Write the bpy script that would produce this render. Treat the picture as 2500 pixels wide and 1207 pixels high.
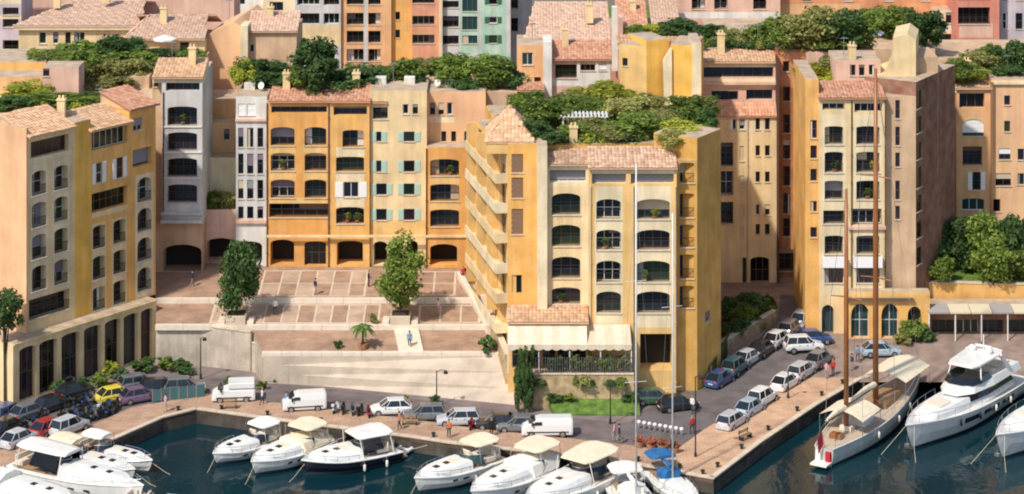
import bpy, bmesh, math, random
from mathutils import Vector, Matrix
for o in list(bpy.data.objects): bpy.data.objects.remove(o)
scene = bpy.context.scene
COL = scene.collection
R = math.radians
rnd = random.Random(7)

# ------------------------------------------------------------------ camera
CAM_Y, CAM_H, FPX, HZ = -237.0, 81.0, 5830.0, -963.0
cam = bpy.data.cameras.new('camera')
cam.lens = FPX / 2500 * 36; cam.sensor_width = 36; cam.sensor_fit = 'HORIZONTAL'
cam.shift_y = (HZ - 603.5) / 2500          # rising-front lens: verticals stay parallel
cam.clip_start = 1; cam.clip_end = 9000
camo = bpy.data.objects.new('camera', cam); COL.objects.link(camo)
camo.location = (0, CAM_Y, CAM_H); camo.rotation_euler = (R(90), 0, 0)
scene.camera = camo

# ------------------------------------------------------------------ sky, sun, exposure
SUN = Vector((-0.52, -0.68, 1.0)).normalized()      # towards the sun
world = bpy.data.worlds.new('World'); scene.world = world; world.use_nodes = True
nt = world.node_tree; bg = nt.nodes['Background']
sky = nt.nodes.new('ShaderNodeTexSky'); sky.sky_type = 'NISHITA'; sky.sun_disc = False
sky.sun_elevation = math.asin(SUN.z); sky.sun_rotation = math.atan2(SUN.x, SUN.y)
sky.air_density = 1.0; sky.dust_density = 1.5
nt.links.new(sky.outputs[0], bg.inputs[0]); bg.inputs[1].default_value = 0.145
sl = bpy.data.lights.new('sun', 'SUN'); sl.energy = 3.7; sl.angle = R(2.0); sl.color = (1.0, 0.93, 0.82)
so = bpy.data.objects.new('sun', sl); COL.objects.link(so)
so.rotation_euler = SUN.to_track_quat('Z', 'Y').to_euler(); so.location = (-60, -80, 120)
scene.view_settings.view_transform = 'Standard'; scene.view_settings.look = 'None'
scene.view_settings.exposure = 0.14; scene.view_settings.gamma = 1.0
scene.cycles.max_bounces = 6; scene.cycles.transparent_max_bounces = 6
scene.cycles.use_denoising = True
scene.cycles.filter_width = 2.0

# ------------------------------------------------------------------ where things stand (metres) measured off the view
def X(px, y): return (px - 1250) * (y - CAM_Y) / FPX
def Z(py, y): return CAM_H - (py - HZ) * (y - CAM_Y) / FPX
def YZ(py, z): return FPX * (CAM_H - z) / (py - HZ) + CAM_Y
def G(px, py, z):
    y = YZ(py, z); return Vector((X(px, y), y, z))

# ------------------------------------------------------------------ mesh helpers
class MB:
    def __init__(s): s.v = []; s.f = []; s.m = []
    def add(s, vs, fs, m=0):
        n = len(s.v); s.v += [tuple(p) for p in vs]; s.f += [tuple(i + n for i in f) for f in fs]; s.m += [m] * len(fs); return s
    def quad(s, a, b, c, d, m=0): return s.add([a, b, c, d], [(0, 1, 2, 3)], m)
    def box(s, x0, x1, y0, y1, z0, z1, m=0):
        return s.add([(x0,y0,z0),(x1,y0,z0),(x1,y1,z0),(x0,y1,z0),(x0,y0,z1),(x1,y0,z1),(x1,y1,z1),(x0,y1,z1)],
                     [(0,3,2,1),(4,5,6,7),(0,1,5,4),(1,2,6,5),(2,3,7,6),(3,0,4,7)], m)
    def cbox(s, c, sx, sy, sz, m=0): return s.box(c[0]-sx/2, c[0]+sx/2, c[1]-sy/2, c[1]+sy/2, c[2], c[2]+sz, m)
    def prism(s, poly, z0, z1, m=0, mtop=None):
        n = len(poly)
        area = sum(poly[i][0]*poly[(i+1)%n][1] - poly[(i+1)%n][0]*poly[i][1] for i in range(n))
        zz0 = list(z0) if isinstance(z0, (list, tuple)) else [z0]*n
        zz1 = list(z1) if isinstance(z1, (list, tuple)) else [z1]*n
        if area < 0: poly = poly[::-1]; zz0 = zz0[::-1]; zz1 = zz1[::-1]
        k = len(s.v)
        s.v += [(p[0], p[1], z) for p, z in zip(poly, zz0)] + [(p[0], p[1], z) for p, z in zip(poly, zz1)]
        for i in range(n):
            j = (i+1) % n; s.f.append((k+i, k+j, k+n+j, k+n+i)); s.m.append(m)
        s.f.append(tuple(k+n+i for i in range(n))); s.m.append(m if mtop is None else mtop)
        s.f.append(tuple(k+i for i in reversed(range(n)))); s.m.append(m)
        return s
    def tube(s, pts, rs, seg=6, m=0, cap=True):
        pts = [Vector(p) for p in pts]
        if not isinstance(rs, (list, tuple)): rs = [rs]*len(pts)
        k = len(s.v)
        for i, p in enumerate(pts):
            t = (pts[min(i+1, len(pts)-1)] - pts[max(i-1, 0)])
            t = t.normalized() if t.length > 1e-9 else Vector((0,0,1))
            a = Vector((0,0,1)) if abs(t.z) < .9 else Vector((1,0,0))
            u = t.cross(a).normalized(); w = t.cross(u)
            for j in range(seg):
                an = 2*math.pi*j/seg
                s.v.append(tuple(p + (u*math.cos(an) + w*math.sin(an))*rs[i]))
        for i in range(len(pts)-1):
            for j in range(seg):
                a = k+i*seg+j; b = k+i*seg+(j+1) % seg
                s.f.append((a, a+seg, b+seg, b)); s.m.append(m)
        if cap:
            s.f.append(tuple(k+j for j in range(seg))); s.m.append(m)
            s.f.append(tuple(k+(len(pts)-1)*seg+j for j in reversed(range(seg)))); s.m.append(m)
        return s
    def loft(s, rings, m=0, closed=True, cap=True):
        k = len(s.v); n = len(rings[0])
        for r in rings: s.v += [tuple(p) for p in r]
        for i in range(len(rings)-1):
            for j in range(n if closed else n-1):
                a = k+i*n+j; b = k+i*n+(j+1) % n
                s.f.append((a, b, b+n, a+n)); s.m.append(m)
        if cap and closed:
            s.f.append(tuple(k+j for j in reversed(range(n)))); s.m.append(m)
            s.f.append(tuple(k+(len(rings)-1)*n+j for j in range(n))); s.m.append(m)
        return s
    def mesh(s, name, mats, smooth=False, bevel=0, fix=False):
        me = bpy.data.meshes.new(name); me.from_pydata(s.v, [], s.f)
        for m in (mats if isinstance(mats, (list, tuple)) else [mats]): me.materials.append(m)
        if len(me.polygons) == len(s.m): me.polygons.foreach_set('material_index', s.m)
        if fix or bevel:
            bm = bmesh.new(); bm.from_mesh(me)
            if fix:
                bmesh.ops.remove_doubles(bm, verts=bm.verts, dist=1e-4)
                bmesh.ops.recalc_face_normals(bm, faces=bm.faces)
            if bevel:
                ed = [e for e in bm.edges if len(e.link_faces) == 2 and e.calc_face_angle(0) > .6]
                bmesh.ops.bevel(bm, geom=ed, offset=bevel, segments=1, affect='EDGES', clamp_overlap=True)
            bm.to_mesh(me); bm.free()
        if smooth: me.polygons.foreach_set('use_smooth', [True]*len(me.polygons))
        me.update(); return me

def link(name, me, parent=None, loc=(0,0,0), rz=0.0, scale=None):
    o = bpy.data.objects.new(name, me); COL.objects.link(o)
    if parent is not None: o.parent = parent
    o.location = loc; o.rotation_euler = (0, 0, rz)
    if scale is not None: o.scale = scale if isinstance(scale, (tuple, list)) else (scale,)*3
    return o
def part(name, mb, mats, parent, loc=(0,0,0), rz=0.0, smooth=False, bevel=0, fix=False):
    return link(name, mb.mesh(name, mats, smooth, bevel, fix), parent, loc, rz)
def tag(o, label, cat, group=None):
    o['label'] = label; o['category'] = cat
    if group: o['group'] = group
    return o
def thing(name, label, cat, loc=(0,0,0), rz=0.0, group=None, scale=None):
    return tag(link(name, None, None, loc, rz, scale), label, cat, group)
def struct(name, mb, mats, kind='structure', parent=None, **k):
    o = part(name, mb, mats, parent, **k)
    if parent is None: o['kind'] = kind
    return o
def copy_tree(o, parent=None):
    c = o.copy(); COL.objects.link(c); c.parent = parent
    for ch in list(o.children): copy_tree(ch, c)
    return c
def place(proto, used, loc, rz, label, group=None, scale=None):
    o = proto if proto.name not in used else copy_tree(proto)
    used.add(proto.name)
    o.location = loc; o.rotation_euler = (0, 0, rz); o['label'] = label
    if group: o['group'] = group
    if scale is not None: o.scale = scale if isinstance(scale, (tuple, list)) else (scale,)*3
    return o
USED = set()

# ------------------------------------------------------------------ materials
MATS = {}
def _base(name, rough, spec=.3):
    m = bpy.data.materials.new(name); m.use_nodes = True
    n = m.node_tree; b = n.nodes['Principled BSDF']
    b.inputs['Roughness'].default_value = rough
    b.inputs['Specular IOR Level'].default_value = spec
    return m, n, b
def N(nt, t, **k):
    x = nt.nodes.new(t)
    for a, v in k.items(): setattr(x, a, v)
    return x
def plain(name, c, rough=.6, spec=.3, metal=0):
    if name in MATS: return MATS[name]
    m, n, b = _base(name, rough, spec); b.inputs['Base Color'].default_value = (*c, 1); b.inputs['Metallic'].default_value = metal
    MATS[name] = m; return m
def mottled(name, c, amt=.18, scale=.6, rough=.85, streak=.0, bump=.15, fine=9., spec=.2, c2=None, patch=.0):
    """weathered mineral surface: broad blotches, fine grain, optional run-off streaks"""
    if name in MATS: return MATS[name]
    m, n, b = _base(name, rough, spec); L = n.links
    geo = N(n, 'ShaderNodeNewGeometry')
    n1 = N(n, 'ShaderNodeTexNoise'); n1.inputs['Scale'].default_value = scale; n1.inputs['Detail'].default_value = 6
    n2 = N(n, 'ShaderNodeTexNoise'); n2.inputs['Scale'].default_value = fine; n2.inputs['Detail'].default_value = 4
    mp = N(n, 'ShaderNodeMapping'); mp.inputs['Scale'].default_value = (1.7, 1.7, .13)
    n3 = N(n, 'ShaderNodeTexNoise'); n3.inputs['Scale'].default_value = 1.0; n3.inputs['Detail'].default_value = 5
    for nn in (n1, n2): L.new(geo.outputs['Position'], nn.inputs['Vector'])
    L.new(geo.outputs['Position'], mp.inputs['Vector']); L.new(mp.outputs[0], n3.inputs['Vector'])
    def rng(src, lo, hi):
        r = N(n, 'ShaderNodeMapRange'); r.inputs['From Min'].default_value = .3; r.inputs['From Max'].default_value = .7
        r.inputs['To Min'].default_value = lo; r.inputs['To Max'].default_value = hi; L.new(src, r.inputs['Value']); return r.outputs[0]
    a = rng(n1.outputs['Fac'], 1-amt, 1+amt*.6); g = rng(n2.outputs['Fac'], 1-amt*.45, 1+amt*.35); s = rng(n3.outputs['Fac'], 1-streak, 1+streak*.3)
    m1 = N(n, 'ShaderNodeMath', operation='MULTIPLY'); L.new(a, m1.inputs[0]); L.new(g, m1.inputs[1])
    m2 = N(n, 'ShaderNodeMath', operation='MULTIPLY'); L.new(m1.outputs[0], m2.inputs[0]); L.new(s, m2.inputs[1])
    mix = N(n, 'ShaderNodeVectorMath', operation='SCALE'); L.new(m2.outputs[0], mix.inputs['Scale'])
    if c2 is not None:
        mc = N(n, 'ShaderNodeMix', data_type='RGBA'); mc.inputs[6].default_value = (*c, 1); mc.inputs[7].default_value = (*c2, 1)
        n4 = N(n, 'ShaderNodeTexNoise'); n4.inputs['Scale'].default_value = scale*2.3; n4.inputs['Detail'].default_value = 5
        L.new(geo.outputs['Position'], n4.inputs['Vector'])
        L.new(rng(n4.outputs['Fac'], 0, 1), mc.inputs[0]); L.new(mc.outputs[2], mix.inputs[0])
    else: mix.inputs[0].default_value = c
    L.new(mix.outputs[0], b.inputs['Base Color'])
    bp = N(n, 'ShaderNodeBump'); bp.inputs['Strength'].default_value = bump; bp.inputs['Distance'].default_value = .02
    L.new(n2.outputs['Fac'], bp.inputs['Height']); L.new(bp.outputs[0], b.inputs['Normal'])
    MATS[name] = m; return m
def stucco(name, c): return mottled(name, c, .2, .4, .9, .15, .2, c2=tuple(.80*a+.20*b for a, b in zip(c, (.72, .60, .42))))
def varied(name, cols, rough=.8, amt=.25, island=True, spec=.2, trans=0):
    """colour picked at random per loose piece (leaf, tile)"""
    if name in MATS: return MATS[name]
    m, n, b = _base(name, rough, spec); L = n.links
    geo = N(n, 'ShaderNodeNewGeometry'); oi = N(n, 'ShaderNodeObjectInfo')
    ramp = N(n, 'ShaderNodeValToRGB'); ramp.color_ramp.interpolation = 'LINEAR'
    el = ramp.color_ramp.elements
    el[0].position = 0; el[0].color = (*cols[0], 1); el[1].position = 1; el[1].color = (*cols[-1], 1)
    for i, c in enumerate(cols[1:-1]):
        e = el.new((i+1)/(len(cols)-1)); e.color = (*c, 1)
    L.new(geo.outputs['Random Per Island'], ramp.inputs[0])
    mr = N(n, 'ShaderNodeMapRange'); mr.inputs['To Min'].default_value = 1-amt; mr.inputs['To Max'].default_value = 1+amt
    L.new(oi.outputs['Random'], mr.inputs['Value'])
    sc = N(n, 'ShaderNodeVectorMath', operation='SCALE'); L.new(ramp.outputs[0], sc.inputs[0]); L.new(mr.outputs[0], sc.inputs['Scale'])
    L.new(sc.outputs[0], b.inputs['Base Color'])
    if trans:
        tr = N(n, 'ShaderNodeBsdfTranslucent'); mx = N(n, 'ShaderNodeMixShader'); mx.inputs[0].default_value = trans
        L.new(sc.outputs[0], tr.inputs[0]); L.new(b.outputs[0], mx.inputs[1]); L.new(tr.outputs[0], mx.inputs[2])
        L.new(mx.outputs[0], n.nodes['Material Output'].inputs[0])
    MATS[name] = m; return m

ORANGE = stucco('stucco_orange', (.76, .36, .085)); AMBER = stucco('stucco_amber', (.79, .425, .115)); YELLOW = stucco('stucco_yellow', (.79, .50, .18))
OCHRE_SHADE = stucco('stucco_ochre_shade', (.66, .36, .075)); CREAM = stucco('stucco_cream', (.79, .60, .33)); PALE = stucco('stucco_pale', (.80, .67, .44))
PEACH = stucco('stucco_peach', (.79, .43, .20)); SALMON = stucco('stucco_salmon', (.70, .32, .19)); PINK = stucco('stucco_pink', (.76, .47, .36))
TAN = stucco('stucco_tan', (.60, .40, .25)); BROWN_SHADE = stucco('stucco_brown_shade', (.24, .095, .06)); REDBROWN = stucco('stucco_redbrown', (.46, .17, .06))
GREYW = stucco('stucco_greywhite', (.60, .59, .58)); WHITE = stucco('stucco_white', (.78, .76, .70)); MINT = stucco('stucco_mint', (.42, .62, .50))
ROSE = stucco('stucco_rose', (.70, .24, .17)); LILAC = stucco('stucco_lilac', (.58, .50, .56)); TERRO = stucco('stucco_terracotta', (.72, .29, .13))
PEACHW = mottled('peach_plaster', (.82, .52, .27), .2, .2, .9, .12, .12, c2=(.80, .46, .28))
TILE = varied('terracotta_tile', [(.46, .215, .13), (.56, .28, .175), (.62, .34, .22), (.50, .24, .14), (.64, .38, .26), (.40, .20, .13)], .9, .08)
TILEP = varied('pink_tile', [(.54, .34, .235), (.61, .40, .285), (.66, .46, .34), (.56, .355, .25), (.69, .50, .37), (.44, .29, .21)], .9, .08)
TILEO = varied('ochre_tile', [(.56, .33, .19), (.64, .41, .25), (.70, .47, .30), (.58, .34, .19), (.50, .30, .18)], .9, .08)
AMBERS = stucco('stucco_bright_amber', (.84, .47, .075))
DECKM = mottled('roof_terrace', (.50, .385, .275), .25, .8)
GLASS = [plain('glass_navy', (.010, .014, .024), .08, .5), plain('glass_green', (.010, .022, .020), .08, .5), plain('glass_plum', (.020, .014, .024), .1, .5), plain('glass_teal', (.022, .05, .055), .12, .5), plain('glass_black', (.006, .006, .008), .1, .4), plain('glass_blue', (.03, .045, .075), .06, .5), plain('glass_moss', (.02, .04, .022), .1, .5)]
FRAME = [plain('frame_dark', (.06, .055, .05), .5), plain('frame_white', (.6, .58, .54), .5), plain('frame_brown', (.13, .07, .04), .5), plain('frame_green', (.05, .12, .09), .5)]
BLIND = [plain('blind_beige', (.55, .45, .32), .8), plain('blind_grey', (.26, .26, .29), .8), plain('blind_brown', (.22, .13, .08), .8), plain('blind_white', (.80, .78, .75), .8), plain('blind_plum', (.20, .16, .20), .8)]
SHUT = plain('shutter_mint', (.42, .58, .50), .6); SHUTG = plain('shutter_green', (.05, .16, .10), .6); SHUTB = plain('shutter_brown', (.30, .15, .07), .6)
RAIL = plain('rail_iron', (.03, .03, .03), .5); RAILW = plain('rail_white', (.72, .70, .66), .5); STEEL = plain('steel', (.55, .56, .58), .25, .5, .9)
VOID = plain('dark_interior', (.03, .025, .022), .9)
# ------------------------------------------------------------------ facades, windows, roofs
def rel(b, p): return (p[0]-b.location.x, p[1]-b.location.y, p[2]-b.location.z)
RECESS = {'log': .95, 'win': .22, 'band': .7, 'open': 2.6, 'shut': .2, 'blank': .35, 'slit': .2, 'shop': .6, 'door': .25, 'blind': .3, 'arcade': 2.5}
def wall_mesh(W, z0, z1, ops, trims, body):
    """front sheet with real openings and reveals (local: x along, y inwards, z up), closed to a block by sides, back and top"""
    mb = MB()
    us = sorted({0.0, W, *[o[0] for o in ops], *[o[1] for o in ops], *[t[0] for t in trims], *[t[1] for t in trims]})
    vs = sorted({z0, z1, *[o[2] for o in ops], *[o[3] for o in ops], *[t[2] for t in trims], *[t[3] for t in trims]})
    us = [u for u in us if -1e-6 <= u <= W+1e-6]; vs = [v for v in vs if z0-1e-6 <= v <= z1+1e-6]
    for i in range(len(us)-1):
        if us[i+1]-us[i] < 1e-5: continue
        for j in range(len(vs)-1):
            if vs[j+1]-vs[j] < 1e-5: continue
            cu, cv = (us[i]+us[i+1])/2, (vs[j]+vs[j+1])/2
            if any(o[0] < cu < o[1] and o[2] < cv < o[3] for o in ops): continue
            m = 1 if any(t[0] < cu < t[1] and t[2] < cv < t[3] for t in trims) else 0
            mb.quad((us[i],0,vs[j]), (us[i+1],0,vs[j]), (us[i+1],0,vs[j+1]), (us[i],0,vs[j+1]), m)
    for o in ops:
        u0, u1, v0, v1, kind, arch = o[:6]; d = RECESS[kind]
        m = 1 if any(t[0]-.01 <= (u0+u1)/2 <= t[1]+.01 and t[2]-.01 <= (v0+v1)/2 <= t[3]+.01 for t in trims) else 0
        va = v1 - arch
        mb.quad((u0,0,v0), (u0,d,v0), (u0,d,va), (u0,0,va), m); mb.quad((u1,0,va), (u1,d,va), (u1,d,v0), (u1,0,v0), m)
        mb.quad((u0,0,v0), (u1,0,v0), (u1,d,v0), (u0,d,v0), m)
        if arch <= 0: mb.quad((u0,0,v1), (u0,d,v1), (u1,d,v1), (u1,0,v1), m)
        else:
            n = 8; uc = (u0+u1)/2; hw = (u1-u0)/2
            pts = [(uc - hw*math.cos(math.pi*k/n), va + arch*math.sin(math.pi*k/n)) for k in range(n+1)]
            for k in range(n):
                a, c = pts[k], pts[k+1]
                corner = (u0, v1) if k < n/2 else (u1, v1)
                mb.add([(corner[0],0,corner[1]), (a[0],0,a[1]), (c[0],0,c[1])], [(0,1,2)], m)
                mb.quad((a[0],0,a[1]), (a[0],d,a[1]), (c[0],d,c[1]), (c[0],0,c[1]), m)
    D = body
    mb.quad((0,D,z0), (0,0,z0), (0,0,z1), (0,D,z1)); mb.quad((W,0,z0), (W,D,z0), (W,D,z1), (W,0,z1))
    mb.quad((W,D,z0), (0,D,z0), (0,D,z1), (W,D,z1)); mb.quad((0,0,z1), (W,0,z1), (W,D,z1), (0,D,z1), 2)
    return mb
WIN_CACHE = {}
STONE_SILL = mottled('sill_stone', (.62, .53, .42), .2, 1.5)
def cached(key, fn):
    if key not in WIN_CACHE: WIN_CACHE[key] = fn()
    return WIN_CACHE[key]
def frame_mesh(w, h, nx, ny, fi, t=.08):
    def f():
        mb = MB(); mb.box(0, t, 0, .07, 0, h); mb.box(w-t, w, 0, .07, 0, h); mb.box(t, w-t, 0, .07, 0, t); mb.box(t, w-t, 0, .07, h-t, h)
        for i in range(1, nx): x = w*i/nx; mb.box(x-t/2, x+t/2, .004, .066, t, h-t)
        for j in range(1, ny): z = h*j/ny; mb.box(t, w-t, .008, .062, z-t/2, z+t/2)
        return mb.mesh('window', FRAME[fi])
    return cached(('f', w, h, nx, ny, fi), f)
def pane_mesh(w, h, gi):
    def f():
        mb = MB(); mb.box(0, w, 0, .02, 0, h); return mb.mesh('pane', GLASS[gi])
    return cached(('p', w, h, gi), f)
def rail_mesh(w, mat, hh=.95):
    def f():
        mb = MB(); mb.box(0, w, 0, .05, hh-.06, hh); mb.box(0, w, 0, .04, .08, .12)
        n = max(2, int(w/.16))
        for i in range(n+1):
            x = .02+(w-.06)*i/n; mb.box(x, x+.025, .01, .035, .1, hh-.05)
        return mb.mesh('railing', mat)
    return cached(('r', w, mat.name), f)
def shutter_mesh(w, h, mat):
    def f():
        mb = MB(); mb.box(0, w, -.05, 0, 0, h)
        n = int(h/.16)
        for i in range(n): mb.box(.06, w-.06, -.075, -.052, .06+i*(h-.1)/n, .06+(i+.55)*(h-.1)/n)
        return mb.mesh('shutter', mat)
    return cached(('s', w, h, mat.name), f)
def blind_mesh(w, h, bi):
    def f():
        mb = MB(); n = max(2, int(h/.25))
        for i in range(n): mb.box(0, w, -.03 if i % 2 else -.045, 0, h*i/n, h*(i+1)/n-.004)
        return mb.mesh('blind', BLIND[bi])
    return cached(('b', w, h, bi), f)
r05 = lambda v: max(.05, round(v*20)/20)
def add_window(b, org, ang, o, r, sh=None, rail=None):
    """one window part with its pane, and what hangs on it, set at the back of its opening"""
    u0, u1, v0, v1, kind, arch = o[:6]; d = RECESS[kind]; ca, sa = math.cos(ang), math.sin(ang)
    opt = o[6] if len(o) > 6 else {}
    w, h = u1-u0, v1-v0
    def at(u, y, z): return rel(b, (org[0]+ca*u - sa*y, org[1]+sa*u + ca*y, z))
    gi = opt.get('glass', r.choice([0, 0, 1, 2, 4, 4, 6])); fi = opt.get('frame', r.choice([0, 0, 2, 2, 1]))
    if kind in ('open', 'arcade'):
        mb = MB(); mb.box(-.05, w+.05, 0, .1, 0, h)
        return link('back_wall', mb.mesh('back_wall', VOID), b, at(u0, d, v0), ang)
    nx = opt.get('nx', max(1, round(w/.85)) if kind != 'slit' else 1); ny = opt.get('ny', 2 if h > 1.9 else 1)
    wi = link('window', frame_mesh(w, h, nx, ny, fi), b, at(u0, d-.08, v0), ang)
    link('pane', pane_mesh(w-.04, h-.04, gi), wi, (.02, .02, .02))
    if kind in ('win', 'shut', 'slit', 'log'):
        def f():
            mb = MB(); mb.box(-.08, w+.08, -.1, .06, -.09, 0); return mb.mesh('sill', STONE_SILL)
        link('sill', cached(('sill', w), f), wi, (0, -(d-.08)-.0, -.003))
    bl = opt.get('blind')
    if bl is None and kind in ('log', 'win', 'band') and r.random() < .26: bl = (r.choice([.3, .45, .6, .25]), r.choice([0, 1, 2, 4, 4]))
    if bl and bl[0] > 0:
        hb = h*bl[0]; bw = w*(1 if kind != 'log' or r.random() < .5 else .5)
        link('blind', blind_mesh(bw-.02, hb, bl[1]), wi, (.01 if r.random() < .6 else w-bw+.01, -.01, h-hb))
    if kind in ('log', 'win') and not bl and w > .5 and r.random() < .22:
        cw = w*r.choice([.2, .28, .38]); ci = r.choice([0, 3, 3, 1])
        def f2():
            mb = MB(); n = max(3, int(cw/.1))
            for i in range(n): mb.box(cw*i/n, cw*(i+1)/n, -.03 if i % 2 else -.015, 0, 0, h*.94)
            return mb.mesh('curtain', BLIND[ci])
        link('curtain', cached(('cu', round(cw, 2), h, ci), f2), wi, (.05 if r.random() < .5 else w-cw-.05, .012, .03))
    if kind == 'log' or opt.get('rail'):
        link('railing', rail_mesh(w-.02, opt.get('railm', rail or RAIL)), wi, (.01, -(d-.08)+.06, .03))
    if kind == 'shut' or sh:
        sm = opt.get('sm', sh or SHUT); sw = w*.52
        st = opt.get('state', r.choice([0, 0, 1, 2]))
        y = -(d-.08)-.006
        if st in (0, 1): link('shutter', shutter_mesh(sw, h, sm), wi, (-sw-.02, y, 0))
        if st == 1: link('shutter', shutter_mesh(sw, h, sm), wi, (w-sw, y, 0))
        if st in (0, 2): link('shutter', shutter_mesh(sw, h, sm), wi, (w+.02, y, 0))
        if st == 2: link('shutter', shutter_mesh(sw, h, sm), wi, (0, y, 0))
    return wi
class Plane:
    """a facade plane: origin on the ground plan and a direction; converts measured spots to metres along / up"""
    def __init__(s, p, ang): s.p = p; s.a = ang; s.c = math.cos(ang); s.s = math.sin(ang)
    def u(s, px):
        k = (px-1250)/FPX      # x = k*(y-CAM_Y)
        den = s.c - k*s.s
        return (k*(s.p[1]-CAM_Y) - s.p[0])/den
    def y(s, px): return s.p[1] + s.s*s.u(px)
    def z(s, px, py): return Z(py, s.y(px))
def wall(b, pl, px0, px1, zt, zb, mats, ops=(), trims=(), body=10, sh=None, rail=None, seed=1, name='wall', ref=None):
    """a wall part between two spots of a plane; ops / trims: (px0, px1, py0, py1, kind, arch, opt) read at column ref"""
    u0, u1 = pl.u(px0), pl.u(px1); W = u1-u0
    org = (pl.p[0]+pl.c*u0, pl.p[1]+pl.s*u0)
    ref = ref if ref is not None else px0
    def cv(o):
        a, c = pl.u(o[0])-u0, pl.u(o[1])-u0
        v0, v1 = pl.z(ref, o[3]), pl.z(ref, o[2])
        return a, c, v0, v1
    O = []
    for o in ops:
        a, c, v0, v1 = cv(o); k_ = 1.09 if o[4] in ('log', 'win') else 1.0; w, h = r05((c-a)*k_), r05((v1-v0)*k_); v0 -= (k_-1)*(v1-v0)/2
        m = (a+c)/2; a, c = max(.02, m-w/2), min(W-.02, m+w/2); v0 = max(v0, zb+.02)
        v1 = min(v0+h, zt-.02)
        arch = o[5] if len(o) > 5 else 0
        O.append((a, c, v0, v1, o[4], arch*(v1-v0), o[6] if len(o) > 6 else {}))
    T = [cv(t) for t in trims]
    T = [(max(0, a), min(W, c), max(zb, v0), min(zt, v1)) for a, c, v0, v1 in T]
    mb = wall_mesh(W, zb-b.location.z, zt-b.location.z, [(o[0], o[1], o[2]-b.location.z, o[3]-b.location.z, o[4], o[5]) for o in O], [(t[0], t[1], t[2]-b.location.z, t[3]-b.location.z) for t in T], body)
    mats = mats if isinstance(mats, (list, tuple)) else [mats]
    mats = list(mats) + [mats[-1]]*(2-len(mats)) + [DECKM]
    link(name, mb.mesh(name, mats[:3]), b, rel(b, (org[0], org[1], b.location.z)), pl.a)
    r = random.Random(seed)
    for o in O: add_window(b, org, pl.a, o, r, sh, rail)
    return org, W
def grid(cols, rows, kind, arch=0, **opt): return [(c[0], c[1], q[0], q[1], kind, arch, dict(opt)) for c in cols for q in rows]
def flat(y, px=1250): return Plane((X(px, y), y), 0.0)
def tiles(b, name, P, U, V, mat, hipL=0, hipR=0, pitch=.36, row=.48, amp=.05, lip=.03):
    """barrel-tile slope: P eave corner, U along the eave, V up the slope; every tile its own overlapping shell"""
    P, U, V = Vector(P), Vector(U), Vector(V); W, L = U.length, V.length
    un, vn = U.normalized(), V.normalized(); nn = un.cross(vn).normalized()
    if nn.z < 0: nn = -nn
    nr = max(1, int(L/row)); nc = max(1, int(W/pitch)); pw = W/nc; rl = L/nr
    mb = MB()
    for j in range(nr):
        t = (j+.5)/nr; lo, hi = hipL*t, W-hipR*t
        for i in range(nc):
            x = i*pw; 
            if x+pw*.5 < lo or x+pw*.5 > hi: continue
            jt = ((i*7919+j*104729) % 97)/97-.5
            a = P + un*(x+jt*.03) + vn*(j*rl+jt*.06) + nn*(jt*.02); e = vn*(rl*1.08)
            z1, z2 = nn*(lip+.01), nn*.01
            h = nn*amp
            pr = [Vector((0,0,0)), un*(pw*.22)+h*.75, un*(pw*.5)+h, un*(pw*.78)+h*.75, un*pw]
            vs = [a+p+z1 for p in pr] + [a+e+p+z2 for p in pr]
            mb.add(vs, [(k, k+1, k+6, k+5) for k in range(4)])
    # boarding under the tiles
    a, c = P-nn*.02, P+un*W-nn*.02; d, e = c+V-un*hipR, a+V+un*hipL
    dn = Vector((0,0,-.14)); k = len(mb.v)
    mb.add([a, c, d, e, a+dn, c+dn, d+dn, e+dn], [(0,1,2,3), (7,6,5,4), (0,4,5,1), (1,5,6,2), (2,6,7,3), (3,7,4,0)])
    return part(name, mb, mat, b, loc=tuple(-b.location))
def shed(b, px0, px1, y, pe, pr, depth, mat, wallm=None, over=.35, name='roof'):
    """mono-pitch tiled roof over a facade at depth y: eave at pe, ridge at pr (seen), running back"""
    ze = Z(pe, y-over); x0, x1 = X(px0, y), X(px1, y); y2 = y+depth; zr = Z(pr, y2)
    tiles(b, name, (x0, y-over, ze), (x1-x0, 0, 0), (0, depth+over, zr-ze), mat)
    if wallm is not None:
        mb = MB(); zb = ze-.15-.0; s = (zr-ze)/(depth+over)
        mb.add([(x0,y+.02,zb-.5),(x0,y2,zb-.5),(x0,y2,zr-.2),(x0,y+.02,ze+s*over-.2),(x1,y+.02,zb-.5),(x1,y2,zb-.5),(x1,y2,zr-.2),(x1,y+.02,ze+s*over-.2)],
               [(0,3,2,1),(4,5,6,7),(1,2,6,5),(0,4,7,3),(3,7,6,2)])
        part('gable', mb, wallm, b, loc=tuple(-b.location))
    return ze, zr
def ledge(b, px0, px1, y, py, h, proud, mat, name='cornice'):
    mb = MB(); z = Z(py, y); mb.box(X(px0, y), X(px1, y), y-proud, y-.003, z, z+h)
    return part(name, mb, mat, b, loc=tuple(-b.location), bevel=.02)
def boxpart(b, name, x0, x1, y0, y1, z0, z1, mat, bevel=.0):
    mb = MB(); mb.box(x0, x1, y0, y1, z0, z1); return part(name, mb, mat, b, loc=tuple(-b.location), bevel=bevel)
def building(name, label, x, y, z): return thing(name, label, 'building', (x, y, z))

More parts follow.
